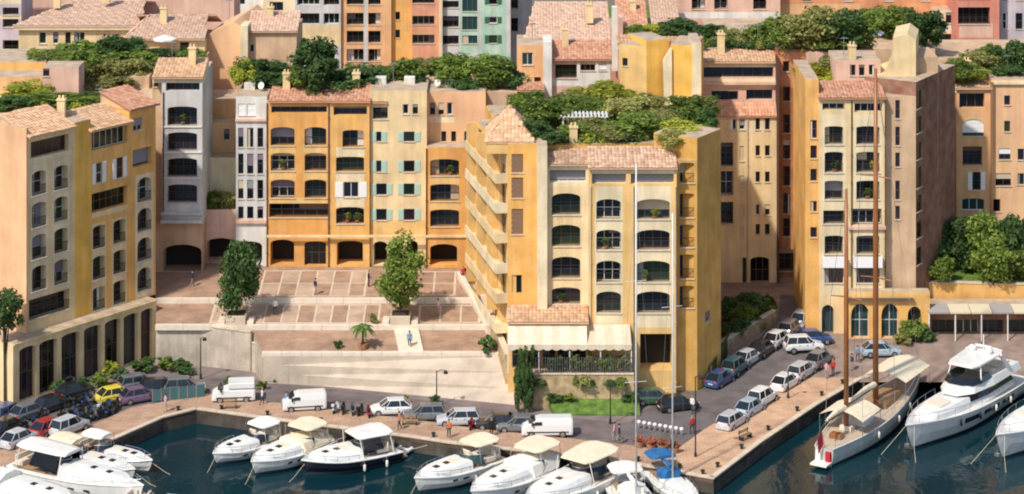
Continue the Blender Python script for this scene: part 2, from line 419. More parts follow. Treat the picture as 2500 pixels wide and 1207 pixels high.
def downpipe(b, px, y, z0, z1, mat=None):
    mb = MB(); x = X(px, y); mb.tube([(x, y-.09, z0), (x, y-.09, z1)], .07, 6)
    for k in range(int((z1-z0)/3)): mb.box(x-.1, x+.1, y-.17, y-.003, z0+1.5+k*3, z0+1.6+k*3)
    part('downpipe', mb, mat or FRAME[2], b, loc=tuple(-b.location))
def chimney(b, px, y, z, h=1.6, w=.8, mat=None):
    x = X(px, y); mb = MB(); mb.box(x-w/2, x+w/2, y-w/2, y+w/2, z-.8, z+h); mb.box(x-w/2-.08, x+w/2+.08, y-w/2-.08, y+w/2+.08, z+h, z+h+.14)
    for dx in (-.2, .2): mb.tube([(x+dx, y, z+h+.14), (x+dx, y, z+h+.5)], .12, 7)
    part('chimney', mb, mat or CREAM, b, loc=tuple(-b.location))
def aerial(b, px, y, z, h=2.2):
    x = X(px, y); mb = MB(); mb.tube([(x, y, z-.5), (x, y, z+h)], .035, 5)
    for k in range(5): mb.box(x-.5+k*.07, x+.5-k*.07, y-.02+k*.14-.3, y+.02+k*.14-.3, z+h-.12, z+h-.08)
    mb.box(x-.02, x+.02, y-.4, y+.4, z+h-.12, z+h-.07); part('aerial', mb, STEEL, b, loc=tuple(-b.location))
def vent_box(b, px, y, z, w=1.2, h=.8):
    x = X(px, y); mb = MB(); mb.box(x-w/2, x+w/2, y-.4, y+.4, z, z+h)
    for k in range(4): mb.box(x-w/2+.1, x+w/2-.1, y-.43, y-.402, z+.12+k*.17, z+.2+k*.17)
    part('air_conditioner', mb, WHITE, b, loc=tuple(-b.location))
def dish(b, px, y, z):
    x = X(px, y); mb = MB(); mb.tube([(x, y, z-.4), (x, y, z+.5)], .04, 5); mb.tube([(x, y-.02, z+.6), (x-.05, y-.12, z+.62), (x-.1, y-.2, z+.65)], [.08, .3, .42], 10); part('satellite_dish', mb, WHITE, b, loc=tuple(-b.location))
# ------------------------------------------------------------------ water, quay, roads, square
def pave_mat(name, c1, c2, mortar, bw, bh, amt=.2):
    if name in MATS: return MATS[name]
    m, n, b = _base(name, .85, .2); L = n.links
    geo = N(n, 'ShaderNodeNewGeometry')
    br = N(n, 'ShaderNodeTexBrick'); br.inputs['Scale'].default_value = 1; br.inputs['Brick Width'].default_value = bw; br.inputs['Row Height'].default_value = bh
    br.inputs['Mortar Size'].default_value = .025; br.inputs['Color1'].default_value = (*c1, 1); br.inputs['Color2'].default_value = (*c2, 1); br.inputs['Mortar'].default_value = (*mortar, 1)
    L.new(geo.outputs['Position'], br.inputs['Vector'])
    n1 = N(n, 'ShaderNodeTexNoise'); n1.inputs['Scale'].default_value = .5; n1.inputs['Detail'].default_value = 8; n1.inputs['Roughness'].default_value = .65
    L.new(geo.outputs['Position'], n1.inputs['Vector'])
    r = N(n, 'ShaderNodeMapRange'); r.inputs['From Min'].default_value = .3; r.inputs['From Max'].default_value = .7; r.inputs['To Min'].default_value = 1-amt*1.3; r.inputs['To Max'].default_value = 1+amt
    L.new(n1.outputs['Fac'], r.inputs['Value'])
    s = N(n, 'ShaderNodeVectorMath', operation='SCALE'); L.new(br.outputs[0], s.inputs[0]); L.new(r.outputs[0], s.inputs['Scale'])
    L.new(s.outputs[0], b.inputs['Base Color'])
    MATS[name] = m; return m
ASPH = mottled('asphalt', (.15, .13, .128), .3, .5, .9, 0, .2, 14)
ASPHP = mottled('asphalt_pink', (.26, .20, .185), .25, .4, .9, 0, .15, 10, c2=(.19, .165, .165))
PROM = pave_mat('promenade_pavers', (.42, .26, .17), (.48, .32, .215), (.32, .22, .16), .9, .45)
PLAZA = pave_mat('square_pavers', (.34, .205, .135), (.385, .245, .165), (.40, .285, .21), .6, .3, .25)
PLAZB = pave_mat('square_pavers_pale', (.43, .295, .205), (.48, .34, .245), (.51, .40, .31), .6, .3, .2)
STONE = mottled('pale_stone', (.60, .50, .38), .16, .7, .85, .0, .15)
STONEW = mottled('white_stone', (.72, .62, .50), .12, 1.2, .8)
STEPM = mottled('step_stone', (.56, .465, .36), .2, .5, .85, .0, .15, c2=(.50, .42, .34))
QWALL = mottled('quay_wall', (.10, .085, .07), .45, .7, .8, .3, .4)
RUBBLE = mottled('rubble_wall', (.50, .37, .21), .35, 1.5, .9, .15, .5, 4)
GRASS = mottled('lawn', (.085, .18, .028), .45, 1.6, .95, 0, .8, 14, c2=(.15, .21, .05))

wm, wn, wb = _base('harbour_water', .06, .5)
wb.inputs['Base Color'].default_value = (.003, .022, .030, 1); wb.inputs['IOR'].default_value = 1.33
_g = N(wn, 'ShaderNodeNewGeometry'); _bmp = None
for sc_, st_, det in ((.32, .22, 4), (1.7, .07, 3)):
    _mp = N(wn, 'ShaderNodeMapping'); _mp.inputs['Scale'].default_value = (1, .55, 1)
    _n = N(wn, 'ShaderNodeTexNoise'); _n.inputs['Scale'].default_value = sc_; _n.inputs['Detail'].default_value = det
    wn.links.new(_g.outputs['Position'], _mp.inputs['Vector']); wn.links.new(_mp.outputs[0], _n.inputs['Vector'])
    _b = N(wn, 'ShaderNodeBump'); _b.inputs['Strength'].default_value = .32; _b.inputs['Distance'].default_value = st_
    wn.links.new(_n.outputs['Fac'], _b.inputs['Height'])
    if _bmp: wn.links.new(_bmp.outputs[0], _b.inputs['Normal'])
    _bmp = _b
wn.links.new(_bmp.outputs[0], wb.inputs['Normal'])
_wn2 = N(wn, 'ShaderNodeTexNoise'); _wn2.inputs['Scale'].default_value = .12; _wn2.inputs['Detail'].default_value = 3
wn.links.new(_g.outputs['Position'], _wn2.inputs['Vector'])
_wr = N(wn, 'ShaderNodeMix', data_type='RGBA'); _wr.inputs[6].default_value = (.002, .014, .022, 1); _wr.inputs[7].default_value = (.005, .034, .044, 1)
wn.links.new(_wn2.outputs['Fac'], _wr.inputs[0]); wn.links.new(_wr.outputs[2], wb.inputs['Base Color'])
mb = MB(); mb.box(-5000, 5000, -3000, 40, -.5, 0); struct('water', mb, wm)
mb = MB(); mb.box(-5000, 5000, 26, 6000, -1, 1.0); struct('ground', mb, mottled('far_ground', (.20, .17, .12), .3, .02))

QZ = 1.3
QE = [(-900, 1400), (-300, 1232), (0, 1150), (270, 1080), (400, 1022), (480, 1002), (700, 1032), (1000, 1070), (1100, 1085), (1500, 1130), (1600, 1145), (1700, 1165), (1742, 1172), (1860, 1082), (2000, 988), (2100, 930), (2220, 888), (2700, 850)]
qe = [G(a, c, QZ) for a, c in QE]
mb = MB(); mb.prism([(p.x, p.y) for p in qe] + [(95, 60), (-130, 60)], -4, QZ, 0, 1)
quay = struct('quay', mb, [QWALL, ASPHP])
def offset(pts, d):
    out = []
    for i, p in enumerate(pts):
        t = (pts[min(i+1, len(pts)-1)] - pts[max(i-1, 0)]).normalized()
        out.append(Vector((p.x - t.y*d, p.y + t.x*d, p.z)))
    return out
def strip(a, b, z): 
    m = MB(); n = len(a)
    m.v = [(p.x, p.y, z) for p in a] + [(p.x, p.y, z) for p in b]
    m.f = [(i, i+1, n+i+1, n+i) for i in range(n-1)]; m.m = [0]*(n-1); return m
# raised promenade with kerb along the water, split where it turns
inner = offset(qe, 4.6)
def walk(i0, i1, name, mat):
    a, c = qe[i0:i1+1], inner[i0:i1+1]
    m = MB(); m.prism([(p.x, p.y) for p in a] + [(p.x, p.y) for p in reversed(c)], QZ-.3, QZ+.12)
    return struct(name, m, mat)
walk(1, 12, 'promenade', PROM)
inner_r = offset(qe, 6.2)
a, c = qe[12:17], inner_r[12:17]
mb = MB(); mb.prism([(p.x, p.y) for p in a] + [(p.x, p.y) for p in reversed(c)], QZ-.3, QZ+.125)
struct('promenade', mb, pave_mat('promenade_pavers_orange', (.55, .335, .205), (.61, .395, .255), (.42, .29, .20), .8, .4))
# coping stones on the edge, one by one
cop = MB(); cop.box(-.49, .49, -.06, .5, 0, .16); copm = cop.mesh('coping_stone', STONE, bevel=.02)
nst = 0
for i in range(3, 16):
    p, q = qe[i], qe[i+1]; t = q-p; n = max(1, int(t.length/1.0)); an = math.atan2(t.y, t.x)
    for k in range(n):
        if nst > 215: break
        w = p + t*((k+.5)/n); link('coping_stone', copm, quay, (w.x, w.y, QZ+.03), an, (t.length/n, 1, 1)); nst += 1

# road between the corner building and the promenade, climbing to the back
def rz_(y): return QZ+.012 + max(0, y-8)*.11
def road_sheet(name, pl, mat, dz=0, side=0):
    """pl: left/right pairs of spots from near to far; follows the climbing ground"""
    m = MB(); L_, R_ = [], []
    for (a0, b0), (a1, b1) in pl:
        for S, (a, c) in ((L_, (a0, b0)), (R_, (a1, b1))):
            y = 0
            for _ in range(30): y = YZ(c, rz_(y)+dz)
            S.append((X(a, y), y, rz_(y)+dz))
    n = len(L_); m.v = L_ + R_; m.f = [(i, n+i, n+i+1, i+1) for i in range(n-1)]; m.m = [0]*(n-1)
    return struct(name, m, mat)
mb = MB(); ys = [8, 14, 20, 26, 32, 38, 46]; xs = [8, 110]
for i in range(len(ys)-1):
    mb.quad((xs[0], ys[i], rz_(ys[i])-.004), (xs[1], ys[i], rz_(ys[i])-.004), (xs[1], ys[i+1], rz_(ys[i+1])-.004), (xs[0], ys[i+1], rz_(ys[i+1])-.004))
mb.quad((8, 8, QZ-.5), (8, 8, QZ+.008), (8, 46, rz_(46)-.004), (8, 46, 0))
struct('forecourt', mb, mottled('forecourt_paving', (.34, .24, .19), .3, .5, .9, 0, .2, 10, c2=(.26, .20, .17)))
road_sheet('road', [((1500, 1075), (1700, 1100)), ((1560, 1010), (1760, 1045)), ((1690, 940), (1860, 975)), ((1770, 885), (1950, 915)), ((1850, 830), (2010, 850)), ((1900, 775), (1990, 785)), ((1905, 720), (1965, 725))], ASPH, .006)
# quay carriageway behind the promenade
a = offset(qe, 5.1)[4:11]; c = offset(qe, 10.6)[4:11]
struct('quay_road', strip(c, a, QZ+.006), mottled('quay_road_surface', (.20, .155, .145), .3, .5, .9, 0, .2, 10, c2=(.15, .13, .13)))
a = offset(qe, 5.1)[1:5]; c = offset(qe, 14)[1:5]
struct('car_park', strip(c, a, QZ+.009), ASPH)

# upper level and the terraced square
UZ = 7.7
mb = MB(); mb.prism([(-160, 27.4), (4.5, 27.4), (4.5, 200), (-160, 200)], 1, UZ, 0)
struct('upper_ground', mb, mottled('upper_paving', (.34, .24, .18), .25, .5))
mb = MB(); mb.prism([(4.5, 38), (150, 38), (150, 200), (4.5, 200)], 1, UZ-.02, 0); struct('hill_ground', mb, GRASS)
square = tag(link('square', None), 'terraced brown paved square', 'square'); del square['category']; del square['label']; square['kind'] = 'structure'
RPL = mottled('retaining_plaster', (.58, .49, .39), .25, .5, .9, .25, c2=(.50, .43, .35))
def flight(y0, z0, y1, z1, px0, px1, name, mat, under=1.0, edge=None):
    """a gently falling terrace between two depth lines"""
    m = MB(); xa0, xb0, xa1, xb1 = X(px0[0], y0), X(px1[0], y0), X(px0[1], y1), X(px1[1], y1)
    m.add([(xa1,y1,z1),(xb1,y1,z1),(xb0,y0,z0),(xa0,y0,z0),(xa1,y1,under),(xb1,y1,under),(xb0,y0,under),(xa0,y0,under)],
          [(0,1,2,3)])
    m.add(m.v[:8], [(0,4,5,1),(1,5,6,2),(2,6,7,3),(3,7,4,0)], 1)
    return part(name, m, [mat, RPL], square)
T = [(27.4, UZ, 18.6, 6.85), (18.6, 6.4, 13.2, 5.65), (13.2, 5.2, 7.9, 4.45)]
for i, (y0, z0, y1, z1) in enumerate(T):
    flight(y0, z0, y1, z1, [(380, 380), (380, 380), (612, 640)][i], [(1128, 1172), (1172, 1198), (1198, 1225)][i], 'terrace', [PLAZA, PLAZA, PLAZA][i])
    # white kerb in front of the terrace
    xa = X([380, 380, 640][i], y1); xb = X([1168, 1194, 1224][i], y1)
    n = 12
    for k in range(n):
        m = MB(); m.box(xa+(xb-xa)*k/n+.01, xa+(xb-xa)*(k+1)/n-.01, y1-.42, y1+.1, z1-.5, z1+.07)
        part('kerb_stone', m, STONEW, square, bevel=.02)
# paving panels between pale joints on the two upper terraces
def zterr(i, y): y0, z0, y1, z1 = T[i]; return z0+(z1-z0)*(y0-y)/(y0-y1)
pr = random.Random(3)
for i, cols, (fy0, fy1) in ((0, [640, 685, 728, 770, 812, 855, 893], (.12, .93)), (1, [520, 560, 605, 648, 690, 728, 770, 810, 850, 890, 925], (.12, .92)), (0, [1010, 1060, 1110], (.15, .9)), (1, [1025, 1075, 1125, 1170], (.15, .9))):
    y0, z0, y1, z1 = T[i]; ya, yb = y0+(y1-y0)*fy0, y0+(y1-y0)*fy1
    for k in range(len(cols)-1):
        nrow = 2 if i == 0 else 1
        for q in range(nrow):
            yq0 = ya+(yb-ya)*q/nrow; yq1 = ya+(yb-ya)*(q+1)/nrow-(.0 if q == nrow-1 else -.0)
            x0, x1 = X(cols[k], (ya+yb)/2)+.09, X(cols[k+1], (ya+yb)/2)-.09
            m = MB(); yq0 -= .09; yq1 += .09
            m.add([(x0,yq1,zterr(i,yq1)+.012),(x1,yq1,zterr(i,yq1)+.012),(x1,yq0,zterr(i,yq0)+.012),(x0,yq0,zterr(i,yq0)+.012),(x0,yq1,zterr(i,yq1)-.03),(x1,yq1,zterr(i,yq1)-.03),(x1,yq0,zterr(i,yq0)-.03),(x0,yq0,zterr(i,yq0)-.03)],
                  [(0,1,2,3),(0,4,5,1),(1,5,6,2),(2,6,7,3),(3,7,4,0)])
            part('paving_panel', m, [PLAZA, PLAZB, PLAZA, PLAZB][(k*7+q*3+i) % 4] if cols[0] < 1000 else PLAZA, square)
    # the light ground the panels sit on
    m = MB(); xa, xb = X(cols[0], (ya+yb)/2)-.15, X(cols[-1], (ya+yb)/2)+.15
    m.quad((xa, yb-.15, zterr(i, yb-.15)+.004), (xb, yb-.15, zterr(i, yb-.15)+.004), (xb, ya+.15, zterr(i, ya+.15)+.004), (xa, ya+.15, zterr(i, ya+.15)+.004))
    part('joint_bed', m, STONE, square)
# pale ramp through the lowest terrace
y0, z0, y1, z1 = T[2]
m = MB(); m.add([(X(975, y1),y1-.43,z1+.09),(X(1035, y1),y1-.43,z1+.09),(X(1020, y0),y0+.2,z0+.3),(X(960, y0),y0+.2,z0+.3),(X(975, y1),y1-.43,z1-.3),(X(1035, y1),y1-.43,z1-.3),(X(1020, y0),y0+.2,z0-.3),(X(960, y0),y0+.2,z0-.3)], [(0,1,2,3),(0,4,5,1),(1,5,6,2),(3,7,4,0)])
part('ramp', m, STONEW, square)
# broad fanning steps down to the quay
NS = 3
def lerp(a, c, t): return a+(c-a)*t
tl, tr = (X(644, 7.9), 7.45), (X(1232, 7.9), 7.45)
bl, br_ = (G(722, 932, 1.5).x, G(722, 932, 1.5).y), (G(1262, 985, 1.5).x, G(1262, 985, 1.5).y)
for k in range(NS):      # broad sloping apron laid in strips
    f0, f1 = k/NS, (k+1)/NS-.003; z0, z1 = lerp(4.15, QZ+.02, f0), lerp(4.15, QZ+.02, f1)
    A = (lerp(tl[0], bl[0], f0), lerp(tl[1], bl[1], f0)); B = (lerp(tr[0], br_[0], f0), lerp(tr[1], br_[1], f0))
    C_ = (lerp(tr[0], br_[0], f1), lerp(tr[1], br_[1], f1)); D_ = (lerp(tl[0], bl[0], f1), lerp(tl[1], bl[1], f1))
    m = MB(); m.prism([D_, C_, B, A], .9, [z1, z1, z0, z0]); part('apron_slab', m, STEPM, square)
# retaining wall on the left of the steps
def wall_run(name, pts, label, cat, mat, th=.45, cope=None):
    """free-standing wall along world points (x, y, zbottom, ztop)"""
    t = thing(name, label, cat, (pts[0][0], pts[0][1], pts[0][2]))
    v = [Vector(p[:2]) for p in pts]; n = len(v); off = []
    for i in range(n):
        d = (v[min(i+1, n-1)]-v[max(i-1, 0)]).normalized(); off.append(Vector((-d.y, d.x))*th)
    m = MB()
    for i in range(n-1):
        a, c, d, e = v[i], v[i+1], v[i+1]+off[i+1], v[i]+off[i]
        m.add([(a.x,a.y,pts[i][2]),(c.x,c.y,pts[i+1][2]),(d.x,d.y,pts[i+1][2]),(e.x,e.y,pts[i][2]),(a.x,a.y,pts[i][3]),(c.x,c.y,pts[i+1][3]),(d.x,d.y,pts[i+1][3]),(e.x,e.y,pts[i][3])],
              [(0,1,5,4),(1,2,6,5),(2,3,7,6),(3,0,4,7),(4,5,6,7)])
    part('wall_body', m, mat, t, loc=tuple(-t.location), fix=True)
    if cope is not None:
        for i in range(n-1):
            L_ = (v[i+1]-v[i]).length; k = max(1, int(L_/1.4)); an = math.atan2(v[i+1].y-v[i].y, v[i+1].x-v[i].x); sl_ = math.atan2(pts[i+1][3]-pts[i][3], L_)
            for j in range(k):
                f = (j+.5)/k; w = v[i]+(v[i+1]-v[i])*f; z = lerp(pts[i][3], pts[i+1][3], f)
                mm = MB(); mm.box(-L_/k/2+.01, L_/k/2-.01, -.08, th+.08, 0, .12)
                o = part('coping_stone', mm, cope, t, loc=rel(t, (w.x, w.y, z-.01)), bevel=.02); o.rotation_euler = (0, -sl_, an)
    return t
p1, p2, p3 = G(430, 885, 1.4), G(612, 905, 1.4), G(722, 932, 1.4)
wall_run('retaining_wall', [(p1.x, p1.y, 1, 5.55), (p2.x, p2.y, 1, 5.35)], 'pale plastered retaining wall below the shaded left side of the square', 'wall', RPL, .5, STONE)
wall_run('retaining_wall', [(p2.x+.1, p2.y-.1, 1, 4.3), (p3.x+.1, p3.y, 1, 4.1)], 'lower pale wall piece joining the sloping apron on its left', 'wall', RPL, .5, STONE)
mb = MB(); mb.prism([(p1.x, p1.y+.4), (p2.x, p2.y+.4), (p2.x, 13.15), (X(380, 13), 13.15)], 1, [5.5, 5.28, 5.28, 5.6], 1, 0); part('side_terrace', mb, [PLAZA, RPL], square)
mb = MB(); mb.prism([(p2.x+.02, p2.y+.35), (p3.x, p3.y+.4), (p3.x, 9.5), (p2.x+.02, 12.9)], 1, 4.2, 1, 0); part('side_terrace', mb, [PLAZA, RPL], square)
a1, a2 = G(1126, 672, 7.8), G(1200, 806, 5.5)
wall_run('parapet', [(a2.x, a2.y, 3, a2.z+.35), (a1.x, a1.y, 3, a1.z+.35)], 'cream parapet along the right edge of the square', 'wall', STONEW, .45, STONEW)
a1, a2 = G(1172, 700, 7.6), G(1246, 872, 5.2)
wall_run('parapet', [(a2.x, a2.y, 1.5, a2.z+.2), (a1.x, a1.y, 3, a1.z+.4)], 'weathered garden wall under the stepped balconies', 'wall', RUBBLE, .5, STONE)
TILES = varied('sand_tile', [(.46, .28, .18), (.56, .37, .25), (.62, .44, .31), (.50, .31, .20), (.40, .24, .16)], .85, .08)
# ------------------------------------------------------------------ buildings
# --- long yellow building on the left, turned away from the quay
AA = R(52); AP = Plane((X(70, 4.6), 4.6), AA)
A = building('yellow_apartment_building', 'yellow and orange apartment building on the left with a pillared ground floor', AP.p[0], AP.p[1], QZ)
c1, c2 = (80, 112), (134, 165)
ops = grid([c1, c2], [(420, 474), (497, 552), (575, 629), (652, 707)], 'log', .14) + [(75, 168, 343, 384, 'band', 0, {'glass': 2}), (74, 166, 729, 774, 'log', 0)]
ztA = AP.z(75, 336)
ZG_ = QZ+6.0
wall(A, AP, 70, 183, ztA, ZG_, [CREAM, PALE], ops, [(75, 117, 400, 722), (129, 170, 400, 722), (70, 176, 384, 396)], 10, seed=11, ref=95)
wall(A, AP, 183, 221, ztA+.5, ZG_, [AMBERS], (), (), 9.7, seed=12)
ops = grid([(228, 256), (278, 306)], [(553, 605), (628, 680), (703, 755)], 'log', .1) + grid([(234, 250), (284, 300)], [(398, 448)], 'shut', .0, sm=BLIND[3], state=0) + [(224, 311, 470, 517, 'band', 0), (224, 311, 321, 365, 'band', 0)]
ztA2 = AP.z(240, 318)
wall(A, AP, 221, 316, ztA2, ZG_, [AMBER, CREAM], ops, [(224, 260, 545, 760), (274, 310, 545, 760), (224, 311, 518, 530)], 10.2, seed=13, ref=240)
ops = grid([(337, 369)], [(436, 490), (511, 562), (583, 634), (656, 708)], 'log', .3) + [(324, 370, 362, 404, 'band', 0, {'blind': (.9, 1)}), (326, 346, 286, 315, 'win', 0, {'glass': 2})]
ztA3 = AP.z(350, 262)
wall(A, AP, 316, 380, ztA3, ZG_, [AMBER, PALE], ops, [(331, 375, 425, 725)], 9.9, seed=14, ref=350)
dA = Vector((AP.c, AP.s, 0)); nA = Vector((-AP.s, AP.c, 0))
def a_pt(px, z, off=0.0): 
    u = AP.u(px); return Vector((AP.p[0]+AP.c*u, AP.p[1]+AP.s*u, z)) + nA*off
for (q0, q1, z, rise, dep, m) in ((66, 183, ztA+.15, 1.7, 4.2, TILEO), (216, 322, ztA2+.15, 1.6, 3.6, TILEO), (312, 384, ztA3+.1, 1.4, 4.5, TILE)):
    P = a_pt(q0, z, -.45); Q = a_pt(q1, z, -.45); tiles(A, 'roof', P, Q-P, nA*(dep+.45)+Vector((0,0,rise)), m)
    mb = MB(); a_, b_, c_, d_ = a_pt(q0+4, z-.15, .05), a_pt(q1-4, z-.15, .05), a_pt(q1-4, z-.15, dep), a_pt(q0+4, z-.15, dep); r_ = Vector((0,0,rise-.05))
    mb.add([a_, b_, c_, d_, c_+r_, d_+r_], [(0,1,2,3), (2,4,5,3), (0,3,5), (1,4,2), (0,5,4,1)]); part('gable', mb, PEACHW, A, loc=tuple(-A.location), fix=True)
AE = Plane((AP.p[0]-.3*.616, AP.p[1]-.3*.788), AA-R(90))
mb = wall_mesh(14.0, 0, ztA+1.0-QZ, [], [], .29)
link('end_wall', mb.mesh('end_wall', [PEACHW, PEACHW, DECKM]), A, rel(A, (AE.p[0]-AE.c*14, AE.p[1]-AE.s*14, QZ)), AE.a)
mb = MB(); mb.prism([tuple(a_pt(74, 0, 9.6))[:2], tuple(a_pt(376, 0, 9.6))[:2], tuple(a_pt(376, 0, 20))[:2], tuple(a_pt(74, 0, 20))[:2]], QZ, ztA-.06); part('rear_wing', mb, [TAN], A, loc=tuple(-A.location))
# pillared ground floor standing proud
AG = Plane((AP.p[0]+AP.s*1.5, AP.p[1]-AP.c*1.5), AA)
gl = [(47, 88), (96, 140), (150, 194), (205, 247), (256, 294), (302, 337), (344, 374)]
ops = []
for k, (p, q) in enumerate(gl):
    z0_, z1_ = QZ+.05, QZ+5.35; yy = AG.y(42)
    ops.append((p, q, (CAM_H-z1_)*FPX/(yy-CAM_Y)+HZ, (CAM_H-z0_)*FPX/(yy-CAM_Y)+HZ, 'shop', .05, {'glass': [2, 4, 0][k % 3], 'frame': 2}))
wall(A, AG, 32, 382, QZ+6.1, QZ, [CREAM, CREAM], ops, (), 9, seed=16, ref=42, name='arcade_wall')
for k in range(10):
    u0 = AG.u(32)+k*(AG.u(382)-AG.u(32))/10; L_ = (AG.u(382)-AG.u(32))/10
    mb = MB(); mb.box(0.01, L_-.01, -.15, -.003, .1, .35); part('cornice', mb, CREAM, A, loc=rel(A, (AG.p[0]+AG.c*u0, AG.p[1]+AG.s*u0, QZ+5.7)), rz=AA, bevel=.04)

# --- narrow grey tower house
YB = 25.5; BP = flat(YB)
B = building('grey_tower_house', 'narrow grey-white tower house with four arched balconies above a passage', X(440, YB), YB, 7.0)
ops = grid([(412, 478)], [(262, 305), (325, 367), (388, 430), (452, 493)], 'log', .12, frame=0) + [(405, 487, 197, 222, 'band', 0, {'glass': 0, 'frame': 0, 'blind': (0, 0)})]
wall(B, BP, 395, 494, Z(188, YB), Z(546, YB), [GREYW], ops, (), 9, seed=21)
wall(B, flat(YB+.5), 378, 494, Z(546, YB), 7.0, [TAN], [(398, 492, 598, 664, 'arcade', .25)], (), 8.5, seed=22)
wall(B, flat(YB+1.2), 372, 395, Z(205, YB), Z(546, YB), [TAN], [(376, 386, 196, 212, 'win')], (), 7.8, seed=23)
shed(B, 372, 497, YB, 190, 142, 4.5, TILEO, PALE)
for py, h, pr_ in ((524, .3, .35), (543, .35, .6)): ledge(B, 393, 496, YB, py, h, pr_, GREYW)
for py in (312, 374, 437): ledge(B, 397, 492, YB, py, .16, .12, WHITE, 'string_course')
# --- stepped walls between the tower house and the long building
S = building('stepped_link_building', 'peach stepped walls and small terraces squeezed between grey tower and long building', X(540, 33), 33, UZ)
wall(S, flat(37), 494, 590, Z(245, 37), UZ, [PEACH], [(538, 556, 315, 335, 'win')], (), 6, seed=31)
wall(S, flat(34.5), 494, 585, Z(300, 34.5), UZ, [PEACHW], [(547, 560, 316, 340, 'win')], (), 2.4, seed=32)
wall(S, flat(32), 494, 582, Z(385, 32), UZ, [PALE], (), (), 2.4, seed=33)
wall(S, flat(29.2), 494, 580, Z(512, 29.2), UZ, [PINK], [(505, 575, 590, 650, 'arcade', .2)], (), 2.7, seed=34)

# --- long building at the back of the square
YD = 28.0; DP = flat(YD)
D = building('long_arcaded_building', 'long yellow and orange building with an arcade behind the square', X(860, YD), YD, UZ)
ops = grid([(582, 594), (604, 618), (629, 642)], [(315, 358), (378, 423), (442, 484), (506, 533)], 'win', 0, glass=4, frame=0) + [(582, 598, 255, 281, 'win', 0, {'blind': (1, 3)}), (604, 622, 255, 281, 'win', 0, {'blind': (1, 3)}), (585, 640, 590, 648, 'arcade', .2)]
wall(D, DP, 576, 652, Z(236, YD), UZ, [WHITE, GREYW], ops, [(576, 652, 292, 535)], 9, seed=41)
ledge(D, 575, 653, YD, 296, .3, .25, PINK); ledge(D, 575, 653, YD, 545, .4, .3, PINK)
ops = grid([(663, 717), (746, 794)], [(313, 354), (376, 416), (441, 482)], 'log', .16) + [(662, 798, 250, 276, 'band', 0, {'glass': 0, 'frame': 0, 'nx': 6, 'blind': (0, 0)}), (663, 795, 499, 530, 'log', 0, {'blind': (.55, 2), 'nx': 5})] + [(660, 718, 585, 648, 'arcade', .16), (743, 796, 590, 648, 'shop', .1)]
wall(D, flat(YD-.35), 652, 802, Z(246, YD), UZ, [ORANGE, YELLOW], ops, [(657, 722, 355, 376), (657, 722, 417, 441), (740, 799, 355, 376), (740, 799, 417, 441), (657, 799, 483, 498)], 9.3, seed=42)
shed(D, 656, 803, YD-.35, 248, 206, 4.5, TILE, ORANGE)
ops = [(838, 886, 320, 358, 'log', .1), (823, 886, 385, 418, 'log', .1), (838, 876, 445, 482, 'shut', 0, {'sm': BLIND[3], 'state': 0}), (823, 886, 508, 545, 'log', .15), (822, 886, 588, 648, 'arcade', .12), (814, 896, 252, 282, 'band', 0, {'blind': (.5, 1)})]
wall(D, flat(YD-.5), 803, 902, Z(246, YD), UZ, [AMBER, PALE], ops, [(820, 890, 360, 384), (820, 890, 419, 444), (820, 890, 483, 507)], 9.5, seed=43)
shed(D, 803, 905, YD-.5, 248, 200, 5, TILE, ORANGE); shed(D, 906, 946, YD+.1, 250, 204, 4.6, TILE, CREAM)
ops = [(984, 997, 256, 278, 'win', 0, {'glass': 4}), (1008, 1020, 256, 278, 'win', 0, {'glass': 4}), (912, 945, 256, 290, 'log', 0)] + grid([(919, 944), (986, 1012)], [(322, 346), (392, 420), (449, 476), (511, 538)], 'shut', 0) + [(912, 945, 590, 648, 'arcade', .15), (990, 1020, 588, 648, 'arcade', .15)]
wall(D, DP, 903, 1042, Z(222, YD), UZ, [CREAM, YELLOW], ops, [(903, 1042, 540, 585)], 9, seed=44)
ops = grid([(1053, 1118)], [(391, 428), (452, 490), (514, 552)], 'log', .14) + [(1050, 1116, 596, 648, 'arcade', .2)]
wall(D, flat(YD-.9), 1042, 1140, Z(356, YD), UZ, [ORANGE, YELLOW], ops, [(1050, 1121, 429, 451), (1050, 1121, 491, 513)], 4, seed=45)
ops = grid([(1050, 1062), (1071, 1083), (1092, 1104)], [(252, 279)], 'win', 0, glass=4) + grid([(1078, 1089), (1102, 1113)], [(322, 345)], 'win', 0, glass=4) + [(1134, 1158, 322, 348, 'win')]
wall(D, flat(YD+2), 1042, 1186, Z(224, YD+2), UZ, [PEACHW, PALE], ops, [(1046, 1108, 285, 300)], 7, seed=46)
ops = grid([(1144, 1160)], [(400, 425), (446, 488), (512, 542), (600, 648)], 'win', 0, glass=4)
wall(D, flat(YD+.4), 1140, 1172, Z(350, YD), UZ, [REDBROWN], ops, (), 1.5, seed=47)
ledge(D, 652, 1140, YD-.9, 580, .28, .2, CREAM, 'string_course')

